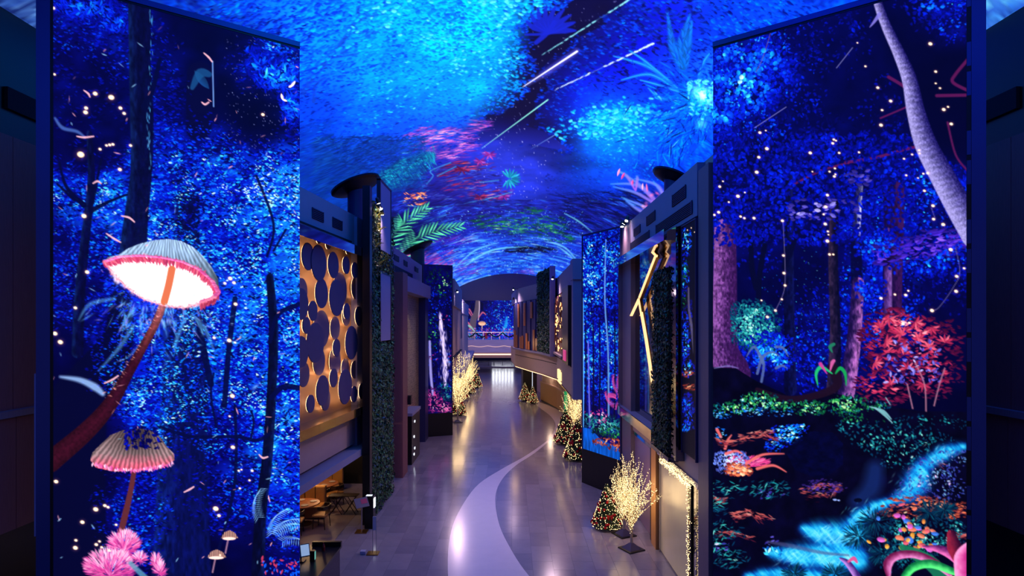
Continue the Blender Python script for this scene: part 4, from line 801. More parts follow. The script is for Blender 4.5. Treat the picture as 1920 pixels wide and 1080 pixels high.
def paint_end_garden(C):
    rng = np.random.RandomState(24)
    fld = ifield([(875, 575, .2), (900, 575, .1), (920, 580, .4), (945, 580, .5), (960, 590, .5), (930, 600, .5), (950, 610, .8), (945, 625, .7), (920, 620, .4), (890, 620, .3), (870, 620, .3)], 10)
    b = C.field_full(fld)
    C.img[:] = BLUE(np.clip(.5 * b + .3 * (fbm(C.px / 4, C.py / 4, 5, 4) - .5), 0, 1))
    foliage(C, rng, 1500, (862, 560, 970, 640), fld, (.6, 1.5), BLUE, (.4, .9), (0, 6.28), 6, .4, .2, seed=3)
    C.stroke([(896, 565), (894, 585), (888, 600), (882, 640)], [4, 5, 6, 8], np.array([.36, .3, .38]), .95, 1.5)
    C.stroke([(899, 566), (899, 580), (897, 600)], [1, 1, 1], np.array([.85, .75, .85]), .9, 1)
    for p in ([(898, 595), (905, 586), (911, 590)], [(884, 592), (876, 582), (868, 588)], [(886, 590), (880, 580), (872, 580)], [(880, 606), (872, 602), (868, 610)], [(884, 612), (876, 603), (870, 602)]):
        C.stroke(p, [.8, 1.5, .8], np.array([.85, .4, .55]), .9, 1)
    C.stroke([(871, 606), (882, 612), (890, 620)], [1, 2, 1], np.array([.6, .8, .75]), .9, 1)
    C.dabs([904], [606], 0, 7, 4, np.array([1., .72, .6]), 1, 'ell'); C.stroke([(904, 608), (904, 616)], .8, np.array([.9, .7, .6]), 1, .8)
    C.stroke([(950, 595), (948, 610), (944, 622)], [2, 3, 4], np.array([.1, .7, 1.]), .8, 3)
    foliage(C, rng, 300, (865, 615, 968, 640), .5, (.6, 1.6), PINK, (.4, .9), seed=5)
    foliage(C, rng, 300, (865, 615, 968, 640), .5, (.6, 1.6), BLUE, (.4, .9), seed=6)

# ------------------------------------------------------------------ helpers
RNG = np.random.RandomState(5)


def tag(o, label=None, cat=None, group=None, kind=None):
    if label: o['label'] = label
    if cat: o['category'] = cat
    if group: o['group'] = group
    if kind: o['kind'] = kind
    return o


def thing(name, label, cat, loc=(0, 0, 0), rz=0., group=None):
    o = bpy.data.objects.new(name, None)
    COL.objects.link(o)
    o.empty_display_size = .2
    o.location = loc
    o.rotation_euler = (0, 0, rz)
    return tag(o, label, cat, group)


class MB:
    """collects polygons (world or local coordinates) and links them as ONE mesh object"""

    def __init__(self):
        self.v, self.f = [], []

    def add(self, vs, fs):
        n = len(self.v)
        self.v.extend([tuple(map(float, p)) for p in vs])
        self.f.extend([tuple(i + n for i in f) for f in fs])
        return self

    def box(self, x0, x1, y0, y1, z0, z1):
        return self.add([(x0, y0, z0), (x1, y0, z0), (x1, y1, z0), (x0, y1, z0), (x0, y0, z1), (x1, y0, z1), (x1, y1, z1), (x0, y1, z1)],
                        [(0, 3, 2, 1), (4, 5, 6, 7), (0, 1, 5, 4), (1, 2, 6, 5), (2, 3, 7, 6), (3, 0, 4, 7)])

    def obox(self, A, B, t0, t1, z0, z1):
        """box along the plan line A-B, from offset t0 to t1 along its left normal"""
        d = np.array(B, float) - np.array(A, float)
        n = np.array([-d[1], d[0]]) / max(np.hypot(*d), 1e-9)
        P = [np.array(A) + n * t0, np.array(B) + n * t0, np.array(B) + n * t1, np.array(A) + n * t1]
        return self.add([(p[0], p[1], z) for z in (z0, z1) for p in P],
                        [(0, 3, 2, 1), (4, 5, 6, 7), (0, 1, 5, 4), (1, 2, 6, 5), (2, 3, 7, 6), (3, 0, 4, 7)])

    def wall(self, path, t0, t1, z0, z1):
        """a wall of constant thickness along a plan polyline (mitred)"""
        P = np.array(path, float); n = len(P)
        N = []
        for i in range(n):
            a = P[min(i + 1, n - 1)] - P[max(i - 1, 0)]
            N.append(np.array([-a[1], a[0]]) / np.hypot(*a))
        N = np.array(N)
        vs, fs = [], []
        for i in range(n):
            for (t, z) in ((t0, z0), (t1, z0), (t1, z1), (t0, z1)):
                q = P[i] + N[i] * t
                vs.append((q[0], q[1], z))
        for i in range(n - 1):
            a, b = 4 * i, 4 * i + 4
            for k in range(4):
                fs.append((a + k, a + (k + 1) % 4, b + (k + 1) % 4, b + k))
        fs += [(3, 2, 1, 0), (4 * n - 4, 4 * n - 3, 4 * n - 2, 4 * n - 1)]
        return self.add(vs, fs)

    def prism(self, pts, z0, z1):
        n = len(pts)
        vs = [(p[0], p[1], z0) for p in pts] + [(p[0], p[1], z1) for p in pts]
        fs = [tuple(range(n))[::-1], tuple(range(n, 2 * n))] + [(i, (i + 1) % n, n + (i + 1) % n, n + i) for i in range(n)]
        return self.add(vs, fs)

    def tube(self, path, r, n=6, caps=True):
        P = [np.array(p, float) for p in path]
        R = np.broadcast_to(np.asarray(r, float), (len(P),))
        vs, fs = [], []
        for i, p in enumerate(P):
            d = P[min(i + 1, len(P) - 1)] - P[max(i - 1, 0)]
            d = d / max(np.linalg.norm(d), 1e-9)
            a = np.cross(d, (0, 0, 1.) if abs(d[2]) < .9 else (1., 0, 0)); a /= np.linalg.norm(a)
            b = np.cross(d, a)
            for k in range(n):
                t = 2 * math.pi * k / n
                vs.append(p + (a * math.cos(t) + b * math.sin(t)) * R[i])
        for i in range(len(P) - 1):
            for k in range(n):
                fs.append((i * n + k, i * n + (k + 1) % n, (i + 1) * n + (k + 1) % n, (i + 1) * n + k))
        if caps:
            fs += [tuple(range(n))[::-1], tuple(range((len(P) - 1) * n, len(P) * n))]
        return self.add(vs, fs)

    def lathe(self, prof, n=24, c=(0, 0, 0), M=None):
        vs, fs = [], []
        for (r, z) in prof:
            for k in range(n):
                t = 2 * math.pi * k / n
                q = Vector((r * math.cos(t), r * math.sin(t), z))
                if M is not None: q = M @ q
                vs.append((q[0] + c[0], q[1] + c[1], q[2] + c[2]))
        m = len(prof)
        for i in range(m - 1):
            for k in range(n):
                fs.append((i * n + k, i * n + (k + 1) % n, (i + 1) * n + (k + 1) % n, (i + 1) * n + k))
        fs += [tuple(range(n))[::-1], tuple(range((m - 1) * n, m * n))]
        return self.add(vs, fs)

    def octa(self, p, r):
        x, y, z = p
        return self.add([(x + r, y, z), (x - r, y, z), (x, y + r, z), (x, y - r, z), (x, y, z + r), (x, y, z - r)],
                        [(0, 2, 4), (2, 1, 4), (1, 3, 4), (3, 0, 4), (2, 0, 5), (1, 2, 5), (3, 1, 5), (0, 3, 5)])

    def mesh(self, name, smooth=False):
        me = bpy.data.meshes.new(name)
        me.from_pydata(self.v, [], self.f)
        me.validate(clean_customdata=False)
        if smooth:
            me.polygons.foreach_set('use_smooth', [True] * len(me.polygons))
        me.update()
        return me

    def build(self, name, mat, parent=None, smooth=False, bevel=0., kind=None, label=None):
        off = world_loc(parent)
        if off is not None:
            self.v = [(p[0] - off[0], p[1] - off[1], p[2] - off[2]) for p in self.v]
        o = bpy.data.objects.new(name, self.mesh(name, smooth))
        COL.objects.link(o)
        o.data.materials.append(mat)
        if parent is not None: o.parent = parent
        if bevel:
            b = o.modifiers.new('bevel', 'BEVEL'); b.width = bevel; b.segments = 2; b.limit_method = 'ANGLE'
        if kind: o['kind'] = kind
        if label: o['label'] = label
        return o


def world_loc(o):
    if o is None: return None
    p = Vector((0, 0, 0))
    while o is not None:
        p = p + Vector(o.location); o = o.parent
    return p


def single(name, mb, mat, label, cat, base, group=None, **kw):
    """a thing that is one mesh, its origin at base"""
    mb.v = [(p[0] - base[0], p[1] - base[1], p[2] - base[2]) for p in mb.v]
    o = mb.build(name, mat, None, **kw)
    o.location = base
    return tag(o, label, cat, group)


def structure(name, mb, mat, parent=None, **kw):
    o = mb.build(name, mat, parent, **kw)
    if parent is None: o['kind'] = 'structure'
    return o


def copy_tree(o, parent=None):
    c = o.copy(); COL.objects.link(c)
    if parent is not None: c.parent = parent
    for ch in [q for q in bpy.data.objects if q.parent == o]:
        copy_tree(ch, c)
    return c


def FL(x, y, z=0.):
    """the point at height z seen at picture position x, y -> (X, depth)"""
    D = (CAM_H - z) * F_PX / (y - HY)
    return ((x - CX) / F_PX * D, D)


# ------------------------------------------------------------------ materials (all node based)
def nt(name):
    m = bpy.data.materials.new(name); m.use_nodes = True
    t = m.node_tree
    return m, t, t.nodes['Principled BSDF']


def mat(name, col, rough=.5, metal=0., var=.12, scale=6., stretch=(1, 1, 1), bump=0., spec=.5, coat=0.):
    m, t, b = nt(name)
    tc = t.nodes.new('ShaderNodeTexCoord'); mp = t.nodes.new('ShaderNodeMapping'); mp.inputs['Scale'].default_value = stretch
    nz = t.nodes.new('ShaderNodeTexNoise'); nz.inputs['Scale'].default_value = scale; nz.inputs['Detail'].default_value = 5
    cr = t.nodes.new('ShaderNodeMix'); cr.data_type = 'RGBA'
    lo = [c * (1 - var) for c in col]; hi = [min(c * (1 + var), 1) for c in col]
    cr.inputs[6].default_value = (*lo, 1); cr.inputs[7].default_value = (*hi, 1)
    t.links.new(tc.outputs['Object'], mp.inputs[0]); t.links.new(mp.outputs[0], nz.inputs['Vector'])
    t.links.new(nz.outputs[0], cr.inputs[0]); t.links.new(cr.outputs[2], b.inputs['Base Color'])
    b.inputs['Roughness'].default_value = rough; b.inputs['Metallic'].default_value = metal
    b.inputs['Specular IOR Level'].default_value = spec; b.inputs['Coat Weight'].default_value = coat
    if bump:
        bp = t.nodes.new('ShaderNodeBump'); bp.inputs['Strength'].default_value = bump; bp.inputs['Distance'].default_value = .01
        t.links.new(nz.outputs[0], bp.inputs['Height']); t.links.new(bp.outputs[0], b.inputs['Normal'])
    return m


def emit(name, col, s, sample=True):
    m, t, b = nt(name)
    b.inputs['Base Color'].default_value = (.02, .02, .02, 1)
    b.inputs['Emission Color'].default_value = (*col, 1); b.inputs['Emission Strength'].default_value = s
    if not sample: m.cycles.emission_sampling = 'NONE'
    return m


def screen_mat(name, gain=1., base=.004):
    m, t, b = nt(name)
    at = t.nodes.new('ShaderNodeAttribute'); at.attribute_name = 'picture'
    t.links.new(at.outputs['Color'], b.inputs['Emission Color'])
    b.inputs['Emission Strength'].default_value = gain
    b.inputs['Base Color'].default_value = (base, base, base * 1.5, 1); b.inputs['Roughness'].default_value = .6
    b.inputs['Specular IOR Level'].default_value = .2
    m.cycles.emission_sampling = 'NONE'
    return m


def leaf_mat(name, rough=.5):
    m, t, b = nt(name)
    at = t.nodes.new('ShaderNodeAttribute'); at.attribute_name = 'leafcol'
    t.links.new(at.outputs['Color'], b.inputs['Base Color'])
    b.inputs['Roughness'].default_value = rough
    return m


def lin(c):
    c = np.asarray(c, float)
    return np.where(c <= .04045, c / 12.92, ((np.maximum(c, 0) + .055) / 1.055) ** 2.4)


def rgb(r, g, b):
    return tuple(float(v) for v in lin(np.array([r, g, b]) / 255))


def down(img, ss):
    h, w = img.shape[0] // ss, img.shape[1] // ss
    return img[:h * ss, :w * ss].reshape(h, ss, w, ss, 3).mean((1, 3))


def grid_mesh(name, P, C):
    """quads over a lattice of points P (h, w, 3) with colours C (h, w, 3)"""
    h, w = P.shape[:2]
    me = bpy.data.meshes.new(name)
    idx = np.arange(h * w).reshape(h, w)
    q = np.stack([idx[:-1, :-1], idx[1:, :-1], idx[1:, 1:], idx[:-1, 1:]], -1).reshape(-1)
    n = (h - 1) * (w - 1)
    me.vertices.add(h * w); me.vertices.foreach_set('co', P.reshape(-1).astype(np.float32))
    me.loops.add(n * 4); me.loops.foreach_set('vertex_index', q.astype(np.int32))
    me.polygons.add(n); me.polygons.foreach_set('loop_start', np.arange(0, n * 4, 4, dtype=np.int32))
    me.update(calc_edges=True)
    a = me.color_attributes.new('picture', 'FLOAT_COLOR', 'POINT')
    c = np.ones((h * w, 4), np.float32); c[:, :3] = lin(np.clip(C, 0, 2)).reshape(-1, 3)
    a.data.foreach_set('color', c.reshape(-1))
    return me


def picture_object(name, C, ss, mat_, parent, lift=0.):
    """the lit face of a flat screen: a PlaneCanvas turned into a mesh in its real place"""
    c = down(C.img, ss); h, w = c.shape[:2]
    u = np.linspace(0, 1, w); v = np.linspace(0, 1, h)
    d = C.B - C.A; nrm = np.array([d[1], -d[0]]) / np.hypot(*d) * lift
    P = np.zeros((h, w, 3))
    P[..., 0] = (C.A[0] + d[0] * u + nrm[0])[None, :]; P[..., 1] = (C.A[1] + d[1] * u + nrm[1])[None, :]
    P[..., 2] = (C.z1 + (C.z0 - C.z1) * v)[:, None]
    off = world_loc(parent)
    P -= np.array(off)
    o = bpy.data.objects.new(name, grid_mesh(name, P, c)); COL.objects.link(o)
    o.data.materials.append(mat_); o.parent = parent
    return o


def leaves_object(name, pts, nrm, size, cols, mat_, parent, rng, kind='stuff', jitter=.9):
    """many small folded leaves, one mesh"""
    n = len(pts); off = np.array(world_loc(parent)) if parent is not None else np.zeros(3)
    pts = np.asarray(pts, float) - off; nrm = np.asarray(nrm, float)
    a = nrm + rng.normal(0, jitter * .5, (n, 3)); a /= np.linalg.norm(a, axis=1, keepdims=True)
    r = rng.normal(0, 1, (n, 3)); t = np.cross(a, r); t /= np.linalg.norm(t, axis=1, keepdims=True)
    s = np.cross(a, t); L = (np.broadcast_to(np.asarray(size, float), (n,)) * rng.uniform(.6, 1.3, n))[:, None]
    V = np.stack([pts - t * L, pts + s * L * .45 + a * L * .12, pts + t * L, pts - s * L * .45 + a * L * .12], 1).reshape(-1, 3)
    me = bpy.data.meshes.new(name)
    me.vertices.add(n * 4); me.vertices.foreach_set('co', V.reshape(-1).astype(np.float32))
    me.loops.add(n * 4); me.loops.foreach_set('vertex_index', np.arange(n * 4, dtype=np.int32))
    me.polygons.add(n); me.polygons.foreach_set('loop_start', np.arange(0, n * 4, 4, dtype=np.int32))
    me.update(calc_edges=True)
    at = me.color_attributes.new('leafcol', 'FLOAT_COLOR', 'POINT')
    c = np.ones((n, 4, 4), np.float32); c[:, :, :3] = np.asarray(cols)[:, None, :]
    at.data.foreach_set('color', c.reshape(-1))
    o = bpy.data.objects.new(name, me); COL.objects.link(o); me.materials.append(mat_)
    if parent is not None: o.parent = parent
    if kind: o['kind'] = kind
    return o


def lamp(kind, loc, power, col, parent=None, size=.1, aim=None, angle=70, blend=.6):
    d = bpy.data.lights.new('light', kind); d.energy = power; d.color = col
    if kind in ('POINT', 'SPOT'): d.shadow_soft_size = size
    if kind == 'SPOT': d.spot_size = math.radians(angle); d.spot_blend = blend
    o = bpy.data.objects.new('light', d); COL.objects.link(o)
    off = world_loc(parent)
    o.location = Vector(loc) - off if off is not None else Vector(loc)
    if aim is not None:
        o.rotation_euler = (Vector(aim) - Vector(loc)).to_track_quat('-Z', 'Y').to_euler()
    if parent is not None: o.parent = parent
    return o


# palette
m_navy = mat('dark blue lacquer', rgb(48, 46, 96), .42, 0., .1, 3)
m_frame = mat('blue metal frame', rgb(70, 84, 150), .32, .6, .08, 2)
m_black = mat('black lacquer', (.006, .006, .009), .35, 0., .2, 4)
m_darkwood = mat('dark stained wood', rgb(140, 82, 88), .5, 0., .3, 7, (9, 9, .5), .15)
m_walnut = mat('walnut cladding', rgb(140, 116, 130), .5, 0., .22, 8, (10, 10, .45), .1)
m_bulk = mat('painted bulkhead', rgb(150, 146, 178), .6, 0., .06, 2)
m_plaster = mat('pink grey plaster', rgb(200, 172, 166), .6, 0., .06, 3)
m_pale = mat('pale lilac panel', rgb(150, 146, 188), .45, 0., .05, 2)
m_mirror = mat('tinted mirror', (.5, .5, .56), .06, 1., .02, 1)
m_dmirror = mat('smoked mirror', (.16, .16, .2), .05, 1., .05, 1)
m_gold = mat('brushed gold metal', rgb(200, 150, 80), .3, 1., .1, 4)
m_vent = mat('vent grille metal', rgb(56, 58, 96), .5, .4, .1, 6)
m_ventin = mat('vent void', (.004, .004, .012), .8)
m_leaf = leaf_mat('leaf green')
m_soil = mat('planting felt', rgb(10, 18, 22), .9)
m_steel = mat('satin steel', (.45, .45, .5), .28, 1., .05, 3)
m_warm = emit('warm cove strip', (1., .56, .24), 5.)

# ------------------------------------------------------------------ the vault: a curved LED ceiling
def near_pt(x, far, slope):
    k = (x - CX) / F_PX
    D = (far[0] - slope * far[1]) / (k - slope)
    return (k * D, D)


SS = 2
xs2, ds2 = vault_grid(SS)
VC = VaultCanvas(xs2, ds2)
paint_vault(VC)
xm, dm = vault_grid(1)
Pv = np.zeros((len(dm), len(xm), 3))
Pv[..., 0] = xm[None, :]; Pv[..., 1] = dm[:, None]; Pv[..., 2] = (VAULT_TOP - xm ** 2 / VAULT_K)[None, :]
ceil_o = bpy.data.objects.new('ceiling', grid_mesh('ceiling', Pv, down(VC.img, SS)))
COL.objects.link(ceil_o); ceil_o.data.materials.append(screen_mat('vault LED picture', 1.28))
tag(ceil_o, 'curved LED vault showing blue leaves, comets and night sky', kind='structure')
del VC

# ------------------------------------------------------------------ floor
def floor_material():
    m, t, b = nt('polished stone tile')
    oi = t.nodes.new('ShaderNodeObjectInfo'); tc = t.nodes.new('ShaderNodeTexCoord')
    nz = t.nodes.new('ShaderNodeTexNoise'); nz.inputs['Scale'].default_value = 2.2; nz.inputs['Detail'].default_value = 8; nz.inputs['Roughness'].default_value = .65
    nf = t.nodes.new('ShaderNodeTexNoise'); nf.inputs['Scale'].default_value = 60; nf.inputs['Detail'].default_value = 3
    ad = t.nodes.new('ShaderNodeMath'); ad.operation = 'MULTIPLY_ADD'; ad.inputs[1].default_value = .55
    mx = t.nodes.new('ShaderNodeMix'); mx.data_type = 'RGBA'
    mx.inputs[6].default_value = (*rgb(122, 114, 128), 1); mx.inputs[7].default_value = (*rgb(172, 160, 168), 1)
    t.links.new(tc.outputs['Object'], nz.inputs['Vector']); t.links.new(tc.outputs['Object'], nf.inputs['Vector'])
    mu = t.nodes.new('ShaderNodeMath'); mu.operation = 'MULTIPLY'; mu.inputs[1].default_value = .45
    t.links.new(oi.outputs['Random'], mu.inputs[0]); t.links.new(nz.outputs[0], ad.inputs[0]); t.links.new(mu.outputs[0], ad.inputs[2])
    t.links.new(ad.outputs[0], mx.inputs[0]); t.links.new(mx.outputs[2], b.inputs['Base Color'])
    b.inputs['Roughness'].default_value = .16; b.inputs['Specular IOR Level'].default_value = .5
    bp = t.nodes.new('ShaderNodeBump'); bp.inputs['Strength'].default_value = .012
    t.links.new(nf.outputs[0], bp.inputs['Height']); t.links.new(bp.outputs[0], b.inputs['Normal'])
    return m


m_tile = floor_material()
m_grout = mat('dark grout', rgb(80, 76, 90), .6)
m_inlay = mat('pale polished stone inlay', rgb(240, 226, 230), .18, 0., .05, 3)
fl = MB().box(-14, 14, -4, 124, -.3, -.004)
floor = structure('floor', fl, m_grout)
floor['label'] = 'polished grey stone floor of the arcade'
TW, TL, GAP = .6, 1.2, .006
tile_me = MB().box(0, TW - GAP, 0, TL - GAP, -.02, 0).mesh('tile')
tile_me.materials.append(m_tile)
cand, rest = [], MB()
nx0, nx1 = int(-10.2 / TW), int(9.6 / TW)
for i in range(nx0, nx1):
    for j in range(9, 96):
        x, y = i * TW, j * TL + (TL / 2 if i % 2 else 0)
        c = x + TW / 2
        inside = (-5.75 < c < 4.75 and 14.2 < y < 37)
        if inside:
            cand.append((y, x))
        elif y > 12.5:
            rest.add([(x, y, 0), (x + TW - GAP, y, 0), (x + TW - GAP, y + TL - GAP, 0), (x, y + TL - GAP, 0)], [(0, 1, 2, 3)])
cand.sort()
for n, (y, x) in enumerate(cand):
    if n < 300:
        o = bpy.data.objects.new('tile', tile_me); COL.objects.link(o); o.location = (x, y, 0); o.parent = floor
    else:
        rest.add([(x, y, 0), (x + TW - GAP, y, 0), (x + TW - GAP, y + TL - GAP, 0), (x, y + TL - GAP, 0)], [(0, 1, 2, 3)])
rest.build('tile_field', m_tile, floor, kind='stuff')


def strip(name, left, right, z, label=None):
    mb = MB()
    def dense(e, n=40):
        e = np.array(e, float); t = np.linspace(0, len(e) - 1, n); i = np.minimum(t.astype(int), len(e) - 2); f = (t - i)[:, None]
        p0 = e[np.maximum(i - 1, 0)]; p1 = e[i]; p2 = e[i + 1]; p3 = e[np.minimum(i + 2, len(e) - 1)]
        return .5 * ((2 * p1) + (-p0 + p2) * f + (2 * p0 - 5 * p1 + 4 * p2 - p3) * f ** 2 + (-p0 + 3 * p1 - 3 * p2 + p3) * f ** 3)
    L = dense([FL(*p) for p in left]); R = dense([FL(*p) for p in right]); n = len(L)
    vs = [(p[0], p[1], z) for p in L] + [(p[0], p[1], z) for p in R] + [(p[0], p[1], z - .012) for p in L] + [(p[0], p[1], z - .012) for p in R]
    fs = []
    for i in range(n - 1):
        fs += [(i, i + 1, n + i + 1, n + i), (2 * n + i, 3 * n + i, 3 * n + i + 1, 2 * n + i + 1), (i, 2 * n + i, 2 * n + i + 1, i + 1), (n + i, n + i + 1, 3 * n + i + 1, 3 * n + i)]
    mb.add(vs, fs)
    o = structure(name, mb, m_inlay)
    if label: o['label'] = label
    return o


strip('trim_1', [(850, 1150), (840, 1080), (843, 1010), (860, 960), (895, 910), (940, 880), (985, 855), (1020, 831), (1036, 818)],
      [(1060, 1150), (992, 1080), (958, 1030), (935, 980), (929, 930), (942, 898), (968, 872), (1003, 849), (1038, 820)], .004, 'pale stone band curving in an S along the floor')
strip('trim_2', [(1034, 818), (1040, 806), (1041, 794), (1032, 780), (1014, 766), (998, 752)],
      [(1040, 820), (1048, 816), (1056, 800), (1056, 776), (1030, 761), (1002, 751)], .004, 'pale stone crescent on the floor before the curved counter')

# ------------------------------------------------------------------ side walls beside the landing
for s, nm in ((-1, 'left'), (1, 'right')):
    w = MB().box(s * 9.35, s * 9.6, 2, 30, 0, 13.2)
    wo = structure('wall_' + nm, w, m_black)
    wo['label'] = 'dark side wall behind the tall %s screen' % nm
    for k in range(8):
        y0 = 3 + k * 1.55
        structure('wood_panel', MB().box(s * 9.08, s * 9.3, y0, y0 + 1.54, 3.28, 5.34), m_darkwood, wo)
        structure('wood_panel', MB().box(s * 9.14, s * 9.34, y0, y0 + 1.54, 5.46, 10.45), m_darkwood, wo)
    structure('ledge', MB().box(s * 9.0, s * 9.34, 3, 15.4, 5.34, 5.46), m_walnut, wo)
    for k in range(3):
        structure('slot', MB().box(s * 9.28, s * 9.36, 9 + k * 1.8, 10.2 + k * 1.8, 11.0, 11.4), m_ventin, wo)

# ------------------------------------------------------------------ the two tall screens
LB = (-398 / 1100 * 13, 13.0); LA = near_pt(100, LB, 1.394)
RA = (377 / 1100 * 13, 13.0); RB = near_pt(1812, RA, -1.343)


def tall_screen(A, B, painter, label, piclabel, near_left):
    A, B = np.array(A), np.array(B)
    mid = (A + B) / 2
    t = thing('led_screen', label, 'screen', (mid[0], mid[1], 0))
    C = PlaneCanvas(A, B, 1.0, 13.12, 150)
    painter(C)
    p = picture_object('display', C, SS, screen_mat('screen picture', 1.25), t)
    p['label'] = piclabel
    d = (B - A) / np.hypot(*(B - A))
    A2, B2 = (A - d * .17, B) if near_left else (A, B + d * .17)
    MB().obox(A, B, .012, .2, .95, 13.14).build('cabinet', m_black, t)
    if near_left:
        MB().obox(A - d * .045, A, -.02, .2, .9, 13.2).build('edge_gap', m_black, t)
        MB().obox(A - d * .24, A - d * .045, -.05, .3, 0, 13.2).build('side_board', m_frame, t)
        MB().obox(A - d * .262, A - d * .24, -.075, .0, 3.3, 6.15).build('edge_strip', m_pale, t)
    else:
        MB().obox(B, B + d * .07, -.02, .2, .9, 13.2).build('edge_gap', m_black, t)
        for q in range(22):
            z = 2.2 + q * .52
            if q % 3 != 1: MB().obox(B + d * .005, B + d * .065, -.026, -.02, z, z + .42).build('gap_plate', m_frame, t)
        MB().obox(B + d * .07, B + d * .27, -.05, .3, 0, 13.2).build('side_board', m_frame, t)
    MB().obox(A2, B2, -.03, .22, 13.16, 13.27).build('top_board', m_frame, t)
    MB().obox(A2, B2, -.012, .2, 13.12, 13.16).build('top_gap', m_black, t)
    MB().obox(A2, B2, -.02, .3, 0, .95).build('plinth', m_navy, t)
    return t


tall_screen(LA, LB, paint_mushroom_forest, 'tall LED screen showing a glowing mushroom in a blue night forest', 'glowing mushrooms, blue trees and drifting sparks', True)
tall_screen(RA, RB, paint_stream_forest, 'tall LED screen showing a pale leaning trunk, red maple and cyan stream', 'blue forest with string lights, red maple and stream', False)

# ------------------------------------------------------------------ left facade
DA, DB = np.array([-6.04, 16.7]), np.array([-5.6, 21.8])         # plan line of the disc wall
dd = (DB - DA) / np.hypot(*(DB - DA)); dn = np.array([dd[1], -dd[0]])      # dn points into the hall
DA0 = DA - dd * 3.2


def onplane(x, y, A=DA, d=dd):
    k = (x - CX) / F_PX
    u = (k * A[1] - A[0]) / (d[0] - k * d[1])
    D = A[1] + u * d[1]
    return u, D, CAM_H - (y - HY) * D / F_PX


wl = structure('wall_facade_left', MB().obox(DA0, DB + dd * .2, .3, .5, 2.4, 10.95), m_plaster)
wl['label'] = 'upper shopfront wall carrying the backlit discs'
structure('parapet', MB().obox(DA0, DB - dd * .2, .02, .3, 2.75, 4.1), m_plaster, wl)
structure('slot', MB().obox(DA0, DB - dd * .75, .0, .02, 3.66, 3.72), m_ventin, wl)
structure('ledge', MB().obox(DA0, DB + dd * .35, -.42, .45, 2.42, 2.66), m_bulk, wl)
structure('bulkhead', MB().obox(DA0, DB - dd * .5, .05, .5, 9.72, 10.98), m_bulk, wl)
structure('bulkhead_slot', MB().obox(DA0, DB - dd * .9, .03, .06, 9.95, 10.0), m_ventin, wl)
structure('pilaster', MB().obox(DB - dd * .62, DB + dd * .2, -.06, .6, 2.66, 10.92), m_bulk, wl)


def vent(parent, A, B, z0, z1, toward, n=6, s=1):
    """a recessed grille on the plan line A-B; toward is the side offset of its face"""
    fr = MB().obox(A, B, toward, toward + s * .012, z0, z1).build('vent', m_ventin, parent)
    mb = MB()
    h = (z1 - z0) / n
    for i in range(n):
        mb.obox(A, B, toward + s * .012, toward + s * .03, z0 + h * (i + .3), z0 + h * (i + .75))
    for (a, b) in ((np.array(A) - (np.array(B) - np.array(A)) * .02, A), (B, np.array(B) + (np.array(B) - np.array(A)) * .02)):
        mb.obox(a, b, toward + s * .012, toward + s * .035, z0, z1)
    mb.build('louvre', m_vent, fr)
    return fr


for (x0, x1, y0, y1) in ((588, 608, 385, 405), (626, 643, 409, 425)):
    u0, D0, z1 = onplane(x0, y0); u1, D1, z0 = onplane(x1, y1)
    vent(wl, DA + dd * u0, DA + dd * u1, 10.22, 10.55, .048, 6, -1)

# wall running on behind the portal, with its bulkhead
w2 = structure('wall_back_left', MB().box(-6.5, -6.25, 26.25, 42, 0, 11.0), m_navy)
w2['label'] = 'recessed shopfront wall behind the planted tower'
structure('bulkhead', MB().box(-6.25, -5.95, 24.9, 40, 9.6, 10.95), m_bulk, w2)
for (y0, y1, z0, z1) in ((29.6, 30.7, 10.3, 10.6), (32.2, 33.2, 10.3, 10.6), (29.4, 34.8, 9.75, 10.05), (35.8, 37, 10.3, 10.6)):
    vent(w2, (-5.94, y1), (-5.94, y0), z0, z1, .0001, 5)

# restaurant under the ledge
rs = structure('wall_dining_back', MB().box(-10.0, -9.8, 16, 26.2, 0, 2.42), m_darkwood)
rs['label'] = 'dark wooden back wall of the dining room'
rs2 = structure('wall_dining_end', MB().box(-9.8, -5.45, 25.95, 26.2, 0, 2.42), m_black)
rs2['label'] = 'black end wall of the dining room'
rs3 = structure('ceiling_dining', MB().box(-9.8, -5.9, 14, 26.2, 2.42, 2.5), m_black)
rs3['label'] = 'low dark ceiling over the dining room'
structure('trim_3', MB().prism([FL(*p) for p in ((470, 1080), (470, 964), (668, 964), (622, 1020), (560, 1080))], -.01, .006), mat('dining room floorboards', rgb(120, 104, 108), .35, 0., .2, 3, (1, 6, 1)))['label'] = 'pale dining room floor behind the counter'

# ------------------------------------------------------------------ right facade
XR = 4.55
wr = structure('wall_facade_right', MB().box(XR + .1, XR + .35, 13.4, 24.3, 0, 10.95), m_plaster)
wr['label'] = 'shopfront wall with the mirrored display niche'
structure('bulkhead', MB().box(XR - .1, XR + .3, 14.1, 22.0, 9.64, 10.92), m_bulk, wr)
structure('wood_pier', MB().box(XR - .1, XR + .3, 21.98, 23.75, 0, 10.95), m_walnut, wr)
structure('header', MB().box(XR - .02, XR + .12, 14.1, 22, 3.0, 3.66), m_plaster, wr)
for (y0, y1, z0, z1) in ((15.0, 16.2, 10.26, 10.6), (18.2, 19.3, 10.26, 10.58), (20.3, 21.3, 10.22, 10.5), (14.5, 18.0, 9.75, 10.08), (19.0, 21.9, 9.75, 10.08)):
    vent(wr, (XR - .1, y0), (XR - .1, y1), z0, z1, .0001, 7)
pr = structure('wall_pier_right', MB().box(4.46, 5.0, 13.32, 14.05, 0, 10.7), m_walnut)
pr['label'] = 'wood clad pier beside the tall stream screen'
